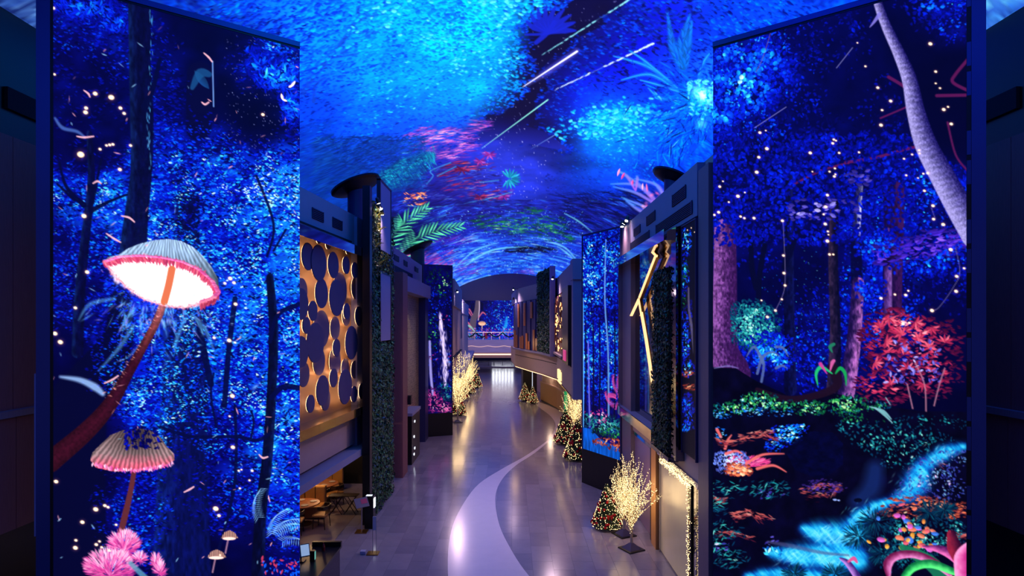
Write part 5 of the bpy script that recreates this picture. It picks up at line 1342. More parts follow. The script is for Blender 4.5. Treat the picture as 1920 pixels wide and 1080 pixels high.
# right wall further on: overhanging upper storey
UP = [(2.95, 28.6), (2.95, 38.8), (2.2, 42.8), (1.35, 46.4), (.28, 51.4), (-.1, 60)]
wf = structure('wall_storey_right', MB().wall(UP, .0, -.5, 3.42, 4.92), m_plaster)
wf['label'] = 'curved plaster fascia with warm cove light over the counter'
structure('upper_wall', MB().wall(UP, -.25, -.5, 4.92, 10.15), m_navy, wf)
structure('bulkhead', MB().wall(UP, -.05, -.3, 9.0, 10.15), m_bulk, wf)
structure('slot', MB().wall(UP[1:5], .012, -.02, 4.42, 4.46), m_ventin, wf)
structure('cove_strip', MB().wall(UP, -.03, -.07, 3.38, 3.42), m_warm, wf)
structure('soffit', MB().prism([(2.95, 28.6), (2.95, 38.8), (2.2, 42.8), (1.35, 46.4), (.28, 51.4), (-.1, 60), (8, 60), (8, 28.6)], 3.42, 3.5), m_plaster, wf)
structure('pier', MB().box(2.93, 3.5, 28.2, 28.9, 3.42, 10.15), m_bulk, wf)
structure('pier_cap', MB().box(2.9, 3.6, 28.1, 29.2, 9.2, 10.2), m_bulk, wf)
wg = structure('wall_ground_right', MB().wall([(4.3, 24.2), (4.4, 38), (4.6, 46), (3.6, 58), (2.0, 66)], .0, -.3, 0, 3.45), m_plaster)
wg['label'] = 'ground floor wall set back under the curved fascia'
# left far facade
UL = [(-4.55, 44.5), (-5.3, 60), (-6.3, 84)]
wfl = structure('wall_far_left', MB().wall(UL, .0, .6, 0, 9.0), m_plaster)
wfl['label'] = 'far shopfront wall behind the glowing trees'
structure('bulkhead', MB().wall(UL[:2], -.18, .3, 8.5, 10.55), m_bulk, wfl)
structure('bulkhead', MB().wall(UL[1:], -.1, .3, 8.3, 9.8), m_bulk, wfl)
structure('canopy', MB().wall(UL, -.9, .1, 3.0, 3.4), m_bulk, wfl)
structure('window_niche', MB().wall([(-5.35, 61), (-5.75, 70)], -.02, .1, 5.6, 8.2), m_black, wfl)
structure('slot', MB().wall(UL[:2], -.21, .0, 4.5, 4.55), m_ventin, wfl)

# ------------------------------------------------------------------ far end
we = structure('wall_end', MB().box(-13, 13, 95, 95.4, 4.9, 15.6), m_navy)
we['label'] = 'dark blue end wall below the vault'
m_wave = mat('rippled lilac plaster', rgb(205, 190, 210), .5, 0., .25, 1.6, (.35, 1, 3.), .5)
bm = structure('wall_balcony', MB().box(-9, 6, 84.6, 95, 3.05, 4.92), m_wave)
bm['label'] = 'balcony front of rippled stone with a thin light line'
wv = MB()
for i in range(60):
    x0, x1 = -8 + i * .16, -8 + (i + 1) * .16
    f = lambda x: 3.95 + .12 * abs(math.sin(x * 1.35)) ** 3 - .04
    wv.tube([(x0, 84.56, f(x0)), (x1, 84.56, f(x1))], .03, 4)
wv.build('light_line', emit('lilac light line', (1., .62, .62), .8), bm)
structure('cove_strip', MB().box(-7.5, .7, 86.6, 86.7, 2.62, 2.8), emit('pink cove light', (1., .6, .5), 1.8), bm)
structure('soffit_board', MB().box(-8, 1, 86.7, 87, 2.2, 3.05), m_plaster, bm)
wb = structure('wall_far_end', MB().box(-13, 13, 117, 117.4, 0, 5), m_navy)
wb['label'] = 'far ground floor wall with bright windows'
for k in range(7):
    x = -3.9 + k * .62
    wn = structure('window_%d' % (k + 1), MB().box(x, x + .4, 116.8, 116.98, 2.7, 4.4), emit('daylit window', (.9, .92, 1.), 7.))
    wn['label'] = 'narrow bright window in the far ground floor wall'
    MB().box(x - .04, x, 116.76, 116.98, 2.65, 4.45).build('window_frame', m_black, wn)

# ------------------------------------------------------------------ disc wall: backlit discs in a mirrored frame
m_disc = mat('violet felt disc', rgb(96, 78, 120), .6, 0., .08, 5)
m_board = mat('warm satin board', rgb(170, 128, 100), .4, .2, .08, 2)
m_halo = emit('warm halo ring', (1., .56, .26), 6.5)
mid = (DA + DB) / 2
t = thing('disc_panel', 'backlit wall panel of overlapping dark discs in a mirrored frame', 'wall art', (mid[0], mid[1], 4.12))
MB().obox(DA0, DB, .16, .3, 4.12, 9.62).build('backboard', m_board, t)
MB().obox(DA0, DB, -.42, .16, 9.55, 9.72).build('frame_top', m_mirror, t)
MB().obox(DA0, DB, -.45, -.42, 9.42, 9.72).build('frame_edge', m_mirror, t)
MB().obox(DA0, DB, -.42, .16, 4.06, 4.12).build('frame_shelf', m_mirror, t)
MB().obox(DA0, DB, -.44, -.42, 3.86, 4.14).build('frame_edge', mat('pale gold mirror', rgb(220, 190, 150), .12, 1.), t)
MB().obox(DB, DB + dd * .05, -.42, .16, 4.06, 9.72).build('frame_side', m_mirror, t)
DISCS = [(569, 481, 26), (588, 493, 34), (614, 497, 25), (642, 497, 17), (657, 507, 15.5), (668.5, 511, 15), (595, 550, 28), (622, 558.5, 34.5), (638.5, 542.6, 32), (578.5, 583, 19), (641.5, 584, 15.5), (650, 591, 20), (666, 592.6, 18.5),
         (603.7, 616.7, 35), (629, 615, 22), (583.3, 642.6, 38), (650.7, 642.6, 31.5), (670, 641, 27), (623.7, 652, 16.7), (599, 678, 26), (629, 677, 26), (668, 540, 22), (566, 545, 24), (648, 690, 18), (597, 732, 28.5), (616.3, 708.5, 17.8), (637, 725, 33),
         (611, 749, 21), (655.5, 739, 15.5), (668.5, 733, 14.8), (574, 757, 17), (665.5, 693, 17), (570, 702, 24), (566, 610, 16), (554, 570, 30), (552, 660, 30), (645, 462 + 8, 7), (606, 458, 10), (586, 448, 9)]
deep = {8, 11, 13, 14, 19, 20, 23, 27, 31, 32, 5, 17, 21, 22}
ang = math.atan2(dd[1], dd[0])
RZ = Matrix.Rotation(ang, 4, 'Z') @ Matrix.Rotation(math.radians(90), 4, 'X')
for i, (x, y, ry) in enumerate(DISCS):
    u, D, z = onplane(x, y)
    r = ry * D / F_PX
    zt = min(z, 9.5 - r * .2)
    off = .015 if i in deep else -.13 - .03 * (i % 3)
    c = DA + dd * u - np.array([-dd[1], dd[0]]) * -off
    base = (c[0], c[1], z)
    dsc = MB().lathe([(r * .97, -.02), (r, -.01), (r, .012), (r * .985, .02)], 36, base, RZ).build('disc', m_disc, t)
    ring = MB(); n = 28
    for k in range(n):
        a0, a1 = 2 * math.pi * k / n, 2 * math.pi * (k + 1) / n
        q = []
        for (a, rr) in ((a0, .8), (a1, .8), (a1, .94), (a0, .94)):
            p = RZ @ Vector((math.cos(a) * r * rr, math.sin(a) * r * rr, -.032))
            q.append((base[0] + p[0], base[1] + p[1], base[2] + p[2]))
        ring.add(q, [(0, 1, 2, 3)])
    ring.build('halo_light', m_halo, dsc)

# ------------------------------------------------------------------ column collars meeting the vault
def collar(x, y, wpx, dpx, label, zlow=9.8):
    lo, hi = 5., 90.
    k = (x - CX) / F_PX
    for _ in range(60):
        D = (lo + hi) / 2; X = k * D
        if VAULT_TOP - X * X / VAULT_K > CAM_H - (y - HY) * D / F_PX: lo = D
        else: hi = D
    z = VAULT_TOP - X * X / VAULT_K
    R, r = wpx * D / F_PX / 2, dpx * D / F_PX / 2
    t = thing('column_collar', label, 'column', (X, D, zlow), group=None)
    MB().lathe([(r, zlow), (r, z - .25), (r * 1.04, z - .2)], 28, (X, D, 0)).build('drum', m_navy, t, smooth=False)
    tilt = math.atan(2 * X / VAULT_K)
    M = Matrix.Rotation(tilt, 4, 'Y')
    MB().lathe([(r * .98, -.34), (R * .9, -.18), (R, -.1), (R, -.02)], 36, (X, D, z - .02), M).build('brim', m_black, t)


collar(666, 345, 96, 28, 'dark column with a wide black collar over the disc wall')
collar(1262, 328, 78, 33, 'dark column with a wide black collar over the mirrored niche')
collar(783, 462, 60, 26, 'dark column with a black collar beyond the planted tower')

# ------------------------------------------------------------------ planted towers
HED = np.array([rgb(24, 60, 44), rgb(36, 84, 54), rgb(54, 110, 66), rgb(44, 86, 104), rgb(80, 136, 84)])


def hedge_leaves(A, B, z0, z1, n, rng, size=.07, depth=.12, bright=None):
    """points on a vertical face A-B with its outward normal on the right of A-B"""
    A, B = np.array(A, float), np.array(B, float)
    d = (B - A); nr = np.array([d[1], -d[0]]) / np.hypot(*d)
    u = rng.rand(n); z = rng.uniform(z0, z1, n); q = rng.uniform(0, depth, n)
    P = np.stack([A[0] + d[0] * u + nr[0] * q, A[1] + d[1] * u + nr[1] * q, z], 1)
    N = np.tile(np.array([nr[0], nr[1], .25]), (n, 1))
    return P, N, HED[rng.randint(0, len(HED), n)] * rng.uniform(.6, 1.5, (n, 1))


rng = np.random.RandomState(2)
t = thing('planted_tower', 'tall black tower with leafy green wall and two pale panes', 'green wall', (-5.25, 22.8, 0))
MB().box(-5.3, -5.12, 20.9, 24.85, 0, 11.5).build('core', m_black, t)
MB().box(-5.24, -4.98, 20.55, 20.88, 0, 11.9).build('front_post', m_black, t)
P, N, Cc = hedge_leaves((-5.12, 20.95), (-5.12, 24.8), .02, 11.55, 15000, rng, depth=.16)
pane = ((P[:, 2] > 9.85) | ((P[:, 2] > 6.35) & (P[:, 2] < 9.05))) & (P[:, 1] > 22.2) & (P[:, 1] < 24.3)
ysel = (P[:, 2] > 8.8) & (rng.rand(len(P)) < .6)
Cc[ysel] = np.array(rgb(92, 96, 36)) * rng.uniform(.4, 1.3, (ysel.sum(), 1))
leaves_object('foliage', P[~pane], N[~pane], .075, Cc[~pane], m_leaf, t, rng)
for (z0, z1) in ((9.9, 12.5), (6.4, 9.0)):
    p = MB().box(-5.1, -5.0, 22.3, 24.15, z0, z1).build('pane', m_pale, t)
    MB().box(-5.12, -4.98, 22.2, 22.3, z0 - .05, z1 + .05).build('pane_frame', m_black, p)
    MB().box(-5.12, -4.98, 24.15, 24.25, z0 - .05, z1 + .05).build('pane_frame', m_black, p)
    MB().box(-5.12, -4.98, 22.2, 24.25, z1, z1 + .08).build('pane_frame', m_black, p)
# bromeliads near the lamps
m_brom = mat('yellow green blades', rgb(150, 150, 60), .5)
for (y, z) in ((21.5, 10.9), (21.9, 10.45), (21.4, 9.8), (21.9, 9.2)):
    sp = MB(); sp.lathe([(.03, -.02), (.05, .0), (.04, .05)], 8, (-5.0, y, z))
    for k in range(16):
        a = k * 2.4; e = .3 + .5 * (k % 4) / 4
        tip = (-5.0 + .42 * math.cos(e) * abs(math.cos(a)), y + .42 * math.sin(a) * math.cos(e), z + .3 * math.sin(e) + .1)
        mid_ = (-5.02 + .22 * abs(math.cos(a)), y + .2 * math.sin(a), z + .2)
        sp.add([(-5.02, y, z), (mid_[0], mid_[1] - .03, mid_[2]), tip, (mid_[0], mid_[1] + .03, mid_[2])], [(0, 1, 2, 3)])
    sp.build('bromeliad', m_brom, t)

# right planted panel on the mirrored niche
t = thing('vertical_garden', 'narrow dark hedge panel hanging in front of the mirrored niche', 'green wall', (4.3, 16.9, 3.3))
MB().box(4.3, 4.48, 15.95, 17.75, 3.42, 8.6).build('core', m_soil, t)
MB().box(4.22, 4.5, 15.85, 17.85, 3.3, 3.42).build('tray', m_dmirror, t)
P, N, Cc = hedge_leaves((4.3, 17.72), (4.3, 15.98), 3.45, 8.6, 5200, rng, depth=.1)
P2, N2, C2 = hedge_leaves((4.3, 15.95), (4.48, 15.95), 3.45, 8.6, 600, rng, depth=.05)
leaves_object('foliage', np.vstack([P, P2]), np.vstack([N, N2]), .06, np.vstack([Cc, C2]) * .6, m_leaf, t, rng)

# far right planted panel
t = thing('vertical_garden', 'tall dark hedge panel between the slatted facade and the amber panel', 'green wall', (2.4, 41.2, 5.0))
HA, HB = np.array([2.72, 38.7]), np.array([2.06, 43.2])
MB().obox(HA, HB, -.1, .15, 5.1, 10.85).build('core', m_soil, t)
MB().obox(HA, HB, -.15, .25, 4.94, 5.1).build('tray', m_bulk, t)
MB().obox(HA + (HA - HB) * .04, HA, -.1, .25, 4.94, 10.9).build('edge_strip', m_pale, t)
P, N, Cc = hedge_leaves(HB - np.array([.16, 0]), HA - np.array([.16, 0]), 5.1, 10.85, 5000, rng, depth=.1)
leaves_object('foliage', P, -N, .1, Cc, m_leaf, t, rng)

# ------------------------------------------------------------------ portal with the patterned panel
def pattern_material():
    m, t, b = nt('gold petal pattern')
    tc = t.nodes.new('ShaderNodeTexCoord'); mp = t.nodes.new('ShaderNodeMapping'); mp.inputs['Scale'].default_value = (1, 3.2, 3.2)
    vo = t.nodes.new('ShaderNodeTexVoronoi'); vo.inputs['Scale'].default_value = 2.4; vo.inputs['Randomness'].default_value = .55
    cr = t.nodes.new('ShaderNodeValToRGB')
    cr.color_ramp.elements[0].position = .18; cr.color_ramp.elements[0].color = (*rgb(60, 50, 50), 1)
    cr.color_ramp.elements[1].position = .5; cr.color_ramp.elements[1].color = (*rgb(190, 168, 128), 1)
    t.links.new(tc.outputs['Object'], mp.inputs[0]); t.links.new(mp.outputs[0], vo.inputs['Vector'])
    t.links.new(vo.outputs['Distance'], cr.inputs[0]); t.links.new(cr.outputs[0], b.inputs['Base Color'])
    bp = t.nodes.new('ShaderNodeBump'); bp.inputs['Strength'].default_value = .6
    t.links.new(vo.outputs['Distance'], bp.inputs['Height']); t.links.new(bp.outputs[0], b.inputs['Normal'])
    b.inputs['Roughness'].default_value = .35; b.inputs['Metallic'].default_value = .5
    return m


t = thing('portal', 'dark shop portal framing a gold petal patterned panel', 'portal', (-5.4, 31.5, 0))
MB().box(-6.2, -5.0, 26.9, 28.1, 0, 9.45).build('pier', m_darkwood, t)
MB().box(-6.2, -5.05, 28.1, 36.4, 8.65, 9.4).build('beam', m_bulk, t)
MB().box(-6.2, -5.2, 35.2, 36.4, 0, 8.65).build('pier', m_navy, t)
MB().box(-5.75, -5.6, 28.1, 35.2, 0, 8.65).build('patterned_panel', pattern_material(), t)
lamp('SPOT', (-4.95, 31.5, 8.5), 60, (1., .85, .6), t, .1, (-5.6, 32, 3), 60)
k = thing('kiosk', 'dark upright kiosk with small white lights beside the patterned panel', 'kiosk', (-5.2, 30.5, 0))
MB().box(-5.55, -5.02, 29.4, 31.9, 0, 2.45).build('body', m_black, k)
MB().box(-5.6, -4.98, 29.3, 32.0, 2.45, 2.6).build('top', m_bulk, k)
for i, z in enumerate((.35, .62, 1.25, 2.0)):
    MB().box(-5.02, -5.0, 30.0 + .2 * (i % 2), 30.14 + .2 * (i % 2), z, z + .1).build('indicator', emit('white indicator', (.8, .85, 1.), 4.), k)
w = thing('wall_speaker', 'small black box fixed to the portal pier above the kiosk', 'speaker', (-5.0, 28.3, 3.3))
MB().box(-5.05, -4.85, 28.12, 28.5, 3.2, 3.62).build('box', m_black, w)
MB().box(-5.1, -5.0, 28.02, 28.2, 3.32, 3.5).build('bracket', m_black, w)

# ------------------------------------------------------------------ smaller screens
def small_screen(A, B, z0, z1, res, painter, label, frame=.06, plinth=True, thick=.22, top=True, gain=1.):
    A, B = np.array(A, float), np.array(B, float); m_ = (A + B) / 2
    t = thing('led_screen', label, 'screen', (m_[0], m_[1], 0 if plinth else z0))
    C = PlaneCanvas(A, B, z0, z1, res); painter(C)
    picture_object('display', C, 2, screen_mat('screen picture', gain), t)
    d = (B - A) / np.hypot(*(B - A))
    MB().obox(A, B, .012, thick, z0 - .02, z1 + .02).build('cabinet', m_black, t)
    MB().obox(A - d * frame, A, -.02, thick, z0 - .05, z1 + frame).build('side_board', m_navy, t)
    MB().obox(B, B + d * frame, -.02, thick, z0 - .05, z1 + frame).build('side_board', m_navy, t)
    if top: MB().obox(A, B, -.02, thick, z1, z1 + frame).build('top_board', m_navy, t)
    if plinth: MB().obox(A - d * frame, B + d * frame, -.01, thick, 0, z0).build('plinth', m_black, t)
    return t


small_screen((-5.5, 36.7), (-3.86, 37.4), 1.45, 10.75, 60, paint_waterfall, 'LED screen showing a white waterfall and green leaves', .08)
small_screen((3.16, 26.1), (4.39, 23.8), 1.52, 10.95, 90, paint_blue_grove, 'LED screen showing blue trees above pink ferns and a pool', .08)
small_screen((4.42, 15.25), (4.42, 14.1), 3.75, 9.55, 110, paint_dark_forest, 'narrow LED screen of dark forest beside the wood clad pier', .03, False)
small_screen((-7.4, 92), (1.6, 92), 4.92, 10.9, 26, paint_end_garden, 'far LED screen of a tree trunk, mushroom and cyan path', .1, False)

# ------------------------------------------------------------------ mirrored niche with the folded light line
t = thing('mirror_niche', 'mirrored display niche holding a folded gold light line', 'display niche', (4.55, 20, 3.66))
y0, y1, z0, z1 = 15.85, 24.1, 3.68, 9.6
MB().box(4.62, 4.66, y0, y1, z0 + .1, z1 - .3).build('back_mirror', m_dmirror, t)
MB().box(4.1, 4.62, y0, y1 - .35, z1 - .3, z1).build('frame_top', m_mirror, t)
MB().box(4.28, 4.62, 17.9, y1 - .35, z0, z0 + .1).build('frame_shelf', m_bulk, t)
MB().box(4.24, 4.28, 17.9, y1 - .35, z0 - .22, z0 + .12).build('frame_edge', mat('gold tinted mirror', rgb(230, 200, 160), .1, 1.), t)
MB().box(4.28, 4.62, y1 - .5, y1 - .35, z0, z1).build('frame_side', m_mirror, t)
MB().box(4.3, 4.62, 15.4, 15.85, z0 - .25, z1).build('frame_side', m_dmirror, t)
m_line = emit('gold light line', (1., .56, .26), 1.7)
def nich(x, y):
    D = 4.45 * F_PX / (x - CX)
    return (4.45, D, CAM_H - (y - HY) * D / F_PX)
def lightbar(p, w):
    b = MB()
    for a, c in zip(p[:-1], p[1:]):
        a, c = np.array(nich(*a)), np.array(nich(*c)); d = c - a; d /= np.linalg.norm(d); s = np.cross(d, (1, 0, 0))
        vs = [a + s * w, a - s * w, c - s * w, c + s * w]
        vs += [v + np.array([.1, 0, 0]) for v in vs]
        b.add(vs, [(0, 1, 2, 3), (7, 6, 5, 4), (0, 4, 5, 1), (1, 5, 6, 2), (2, 6, 7, 3), (3, 7, 4, 0)])
    return b
lightbar([(1222, 470), (1230, 480)], .06).build('bar_housing', m_gold, t)
hb = lightbar([(1230, 480), (1199, 560)], .06).build('bar_housing', m_gold, t)
hb2 = lightbar([(1199, 562), (1223, 716)], .045).build('bar_housing', m_gold, t)
for pts, w in (([(1231, 479), (1200, 558)], .018), ([(1222, 470), (1230, 478)], .02), ([(1199, 562), (1212, 636), (1224, 716)], .014), ([(1199, 560), (1184, 592)], .014)):
    b = lightbar(pts, w)
    b.v = [(v[0] - .06, v[1], v[2]) for v in b.v]
    b.build('light_line', m_line, t)
lamp('POINT', (4.3, 19, 6.5), 5, (1., .7, .4), t, .2)

# ground floor of the right shopfront
m_lilac = mat('lilac door leaf', rgb(150, 120, 160), .3, 0., .06, 2)
dr = structure('door_1', MB().box(4.6, 4.68, 19.2, 21.95, .02, 2.96), m_lilac)
dr['label'] = 'tall lilac door leaf beside the glowing tree'
MB().box(4.52, 4.66, 19.1, 22.0, 2.96, 3.08).build('door_head', m_mirror, dr)
MB().box(4.52, 4.66, 19.06, 19.2, 0, 3.0).build('door_jamb', m_black, dr)
MB().box(4.57, 4.6, 19.35, 19.38, .9, 1.5).build('door_handle', m_steel, dr)
single('timber_post', MB().box(4.48, 4.64, 18.3, 18.9, 0, 3.1), mat('honey wood', rgb(214, 150, 84), .4, 0., .15, 5, (8, 8, .6)), 'honey coloured timber post between door and frosted window', 'post', (4.58, 18.6, 0))
m_frost = mat('frosted glass', rgb(190, 172, 158), .22, 0., .12, 1.5, (1, 1, .4))
m_frost.node_tree.nodes['Principled BSDF'].inputs['Emission Color'].default_value = (1., .72, .42, 1)
m_frost.node_tree.nodes['Principled BSDF'].inputs['Emission Strength'].default_value = .1  # faint even emission put into the glass to give its warm glow
wi = structure('window_8', MB().box(4.6, 4.66, 15.05, 18.1, .05, 2.92), m_frost)
wi['label'] = 'frosted shop window framed by string lights'
MB().box(4.54, 4.66, 14.9, 15.05, 0, 3.1).build('window_frame', m_black, wi)
MB().box(4.54, 4.66, 18.1, 18.28, 0, 3.1).build('window_frame', m_mirror, wi)
MB().box(4.5, 4.66, 14.2, 18.3, 3.02, 3.16).build('window_head', m_mirror, wi)
MB().box(4.58, 4.66, 13.5, 14.9, 0, 3.0).build('side_light', m_dmirror, wi)

m_bulb = emit('tiny warm bulb', (1., .72, .32), 3.4, False)
g = thing('light_garland', 'gold string lights bunched around the frosted window frame', 'string lights', (4.5, 15, 3.0))
gb = MB(); rg = np.random.RandomState(8)
for i in range(650):
    q = rg.rand()
    if q < .62: p = (4.44 + rg.normal(0, .02), rg.uniform(14.6, 17.6), 2.98 + rg.normal(0, .05))
    else: p = (4.46 + rg.normal(0, .02), 14.86 + rg.normal(0, .05), rg.uniform(.3, 2.95))
    gb.octa(p, .0105)
gb.build('bulbs', m_bulb, g, kind='stuff')
wire = MB().tube([(4.47, 17.7, 2.98), (4.47, 14.86, 2.98), (4.48, 14.86, .3)], .012, 5)
wire.build('wire', m_gold, g)

# ------------------------------------------------------------------ far right facade details
m_slat = mat('blue grey slat', rgb(70, 74, 140), .4, .1, .1, 3, (4, 4, .4))
m_slatw = mat('amber wood inset', rgb(196, 120, 70), .45, 0., .2, 5, (6, 6, .5))
t = thing('slat_facade', 'upper facade of tall blue slats with amber wood insets', 'facade', (1.1, 47.2, 4.92))
path = np.array(UP[2:5]); seg = np.hypot(*(path[1:] - path[:-1]).T); tot = seg.sum()
def along(s):
    s = s * tot
    i = 0
    while i < len(seg) - 1 and s > seg[i]: s -= seg[i]; i += 1
    return path[i] + (path[i + 1] - path[i]) * s / seg[i]
rg = np.random.RandomState(6)
for i in range(12):
    a, b = along((i + .08) / 12), along((i + .82) / 12)
    sl = MB().obox(a, b, -.05, .1 - .05 * (i % 2), 5.05, 8.95).build('slat', m_slat, t)
    c0, c1 = ((5.1, 5.6 + rg.rand() * 1.3) if i % 3 else (7.6 - rg.rand() * 1.2, 8.8))
    MB().obox(a, b, .1, .16, c0, c1).build('inset', m_slatw, sl)
MB().wall([along(0), along(.3), along(.6), along(1)], .25, -.2, 4.92, 5.04).build('sill', m_pale, t)
lamp('POINT', (.2, 46, 5.6), 25, (1., .6, .3), t, .3)

t = thing('amber_panel', 'upper wall panel of amber lights and dark strips', 'wall art', (2.9, 36.2, 5.2))
MB().box(2.9, 3.0, 32.7, 39.4, 5.28, 8.86).build('backboard', m_darkwood, t)
rg = np.random.RandomState(3)
for i in range(46):
    y, z = rg.uniform(32.9, 39.1), rg.uniform(5.4, 8.6); h = rg.uniform(.15, .7); wd = rg.uniform(.12, .4)
    MB().box(2.84 - .03 * (i % 3), 2.9, y, y + wd, z, min(z + h, 8.8)).build('strip', m_slatw if i % 3 else m_disc, t)
m_amb = emit('amber light', (1., .55, .2), 2.6)
for i in range(44):
    y, z = rg.uniform(32.9, 39.1), rg.uniform(5.4, 8.7)
    MB().box(2.8, 2.84, y, y + .05 + .07 * rg.rand(), z, z + .06 + .16 * rg.rand()).build('light', m_amb, t)
MB().box(2.7, 3.0, 32.5, 39.5, 5.16, 5.28).build('frame_shelf', m_plaster, t)
MB().box(2.78, 3.0, 29.2, 32.5, 5.0, 9.0).build('side_panel', m_black, t)
MB().box(2.74, 2.78, 30.2, 31.6, 5.15, 5.7).build('pink_display', emit('pink picture', rgb(220, 60, 140), .8), t)

# glowing sign of three strokes on the fascia
t = thing('wall_sign', 'small glowing sign of upright gold strokes on the fascia', 'sign', (2.93, 35.9, 3.5))
m_sign = emit('gold sign', (1., .72, .32), 1.5)
for (y, z0_, z1_) in ((37.0, 3.68, 4.25), (36.3, 3.62, 4.3), (35.5, 3.66, 4.28), (34.9, 3.7, 4.2)):
    MB().box(2.86, 2.94, y - .1, y + .1, z0_, z1_).build('stroke', m_sign, t)
MB().box(2.86, 2.94, 34.8, 37.1, 3.5, 3.58).build('underline', m_sign, t)

# curved counter, railing of fins and black column
cp = [(4.05, 45.5), (3.75, 49.0), (3.15, 52.2), (2.65, 54.6)]
t = thing('bar_counter', 'curved tan counter below a row of white fins', 'counter', (3.0, 52, 0))
MB().wall(cp, .0, -.5, .12, 1.75).build('front', mat('tan leather front', rgb(190, 150, 104), .5, 0., .08, 3), t)
MB().wall(cp, -.06, -.5, 0, .12).build('kick', m_black, t)
MB().wall(cp, .08, -.6, 1.75, 1.83).build('top', m_plaster, t)
cpa = np.array(cp); sg = np.hypot(*(cpa[1:] - cpa[:-1]).T); cs = np.concatenate([[0], np.cumsum(sg)])
m_fin = mat('white fin', rgb(220, 205, 195), .4)
for i in range(24):
    s = (i + .5) / 24 * cs[-1]; p = np.array([np.interp(s, cs, cpa[:, 0]), np.interp(s, cs, cpa[:, 1])])
    MB().box(p[0] + .1, p[0] + .24, p[1] - .06, p[1] + .06, 1.83, 2.75).build('fin', m_fin, t)
MB().wall([(p[0] + .9, p[1] + .8) for p in cp], .0, -.2, 0, 3.4).build('back_wall', mat('warm bar back', rgb(150, 90, 80), .5), t)
lamp('POINT', (3.3, 50.5, 3.1), 40, (1., .72, .5), t, .2)
t = thing('black_column', 'faceted black column under the curved fascia', 'column', (1.6, 56, 0))
MB().prism([(1.05, 55.4), (1.9, 55.2), (2.4, 56.6), (1.6, 57.4), (.9, 56.6)], 0, 3.42).build('shaft', m_black, t)
MB().box(1.88, 1.95, 55.15, 55.25, .3, 3.1).build('light_seam', emit('white seam', (.8, .85, 1.), .8), t)
t = thing('green_panel', 'upright panel glowing green at the end of the counter', 'panel', (4.0, 44.4, 0))
MB().box(3.86, 4.2, 43.9, 44.6, 0, 2.15).build('body', m_plaster, t)
MB().box(3.9, 4.16, 43.85, 43.9, .15, 2.05).build('lit_face', emit('green light face', (.02, .5, .16), .55), t)

# ------------------------------------------------------------------ end balcony railing with garlands
t = thing('balcony_railing', 'balcony railing with hanging garlands and a red bow', 'railing', (-3.3, 84.8, 4.92))
MB().box(-7.9, .7, 84.75, 84.83, 5.95, 6.05).build('handrail', m_steel, t)
for i in range(8):
    x = -7.8 + i * 1.2
    MB().box(x, x + .07, 84.75, 84.83, 4.92, 5.95).build('post', m_steel, t)
m_garl = mat('dark garland', rgb(16, 34, 26), .8, 0., .3, 20, bump=.6)
for i in range(4):
    x0, x1 = -7.2 + i * 1.95, -7.2 + (i + 1) * 1.95
    MB().tube([(x0 + (x1 - x0) * q / 8, 84.68, 5.95 - .62 * math.sin(math.pi * q / 8)) for q in range(9)], .1, 6).build('garland', m_garl, t)
MB().box(-3.9, -3.6, 84.6, 84.7, 5.05, 5.95).build('bow', mat('red ribbon', rgb(190, 20, 40), .5), t)
# ring seat with stanchions under the balcony
t = thing('round_plinth', 'low pale round plinth on the far floor under the balcony', 'plinth', (.5, 101, 0))
MB().lathe([(6.6, 0), (6.6, .16), (6.4, .2)], 48, (-1.0, 103, 0)).build('disc', m_inlay, t)
for i, x in enumerate((-4.0, -3.1, -1.6, 0., 1.4)):
    s = thing('stanchion', 'thin black rope stanchion standing on the round plinth', 'stanchion', (x, 100 + .4 * (i % 2), .2), group='stanchions on the round plinth')
    c = world_loc(s)
    MB().lathe([(.16, 0), (.16, .03), (.03, .06), (.03, 1.05), (.05, 1.08)], 10, (c[0], c[1], .2)).build('post', m_black, s)
    if i < 4: MB().tube([(c[0], c[1], 1.2), (c[0] + .7, c[1], 1.1), (c[0] + 1.3, c[1], 1.2)], .02, 5).build('rope', m_black, s)

# ------------------------------------------------------------------ spot lamps on the bulkheads
SPOTS = [((-4.93, 21.6, 11.55), (-1, 24, 0), 'highest spot lamp of three at the head of the planted tower', 1), ((-4.93, 21.95, 11.4), (1, 19, 0), 'middle spot lamp of three at the head of the planted tower', 1), ((-4.93, 22.25, 11.25), (-4.6, 22.9, 6), 'lowest spot lamp of three, turned onto the leaves of the planted tower', .6),
         ((4.35, 22.2, 11.0), (-1, 17, 0), 'spot lamp above the wood pier, closest to the vent grilles', 1), ((4.35, 22.7, 10.98), (-2, 26, 0), 'middle spot lamp of three above the wood pier', 1), ((4.35, 23.2, 10.96), (4.2, 21.5, 4), 'spot lamp above the wood pier, closest to the blue grove screen', .6),
         ((-4.2, 45, 9.6), (0, 38, 0), 'spot lamp on the tall far left bulkhead', 1.6), ((-4.85, 62, 9.4), (-3, 86, 3.4), 'spot lamp on the lower far left bulkhead', 6.),
         ((.12, 50.4, 10.1), (-1, 46, 0), 'upper spot lamp beside the slatted facade', 1.6), ((.12, 51.0, 9.3), (-2, 62, 0), 'lower spot lamp beside the slatted facade', 2.2), ((2.6, 37.5, 10.0), (0, 32, 0), 'spot lamp above the amber light panel', 1.6)]
SPOT_W = 560.
m_lens = emit('spot lens', (1., .88, .7), 14., False)
lab = ''
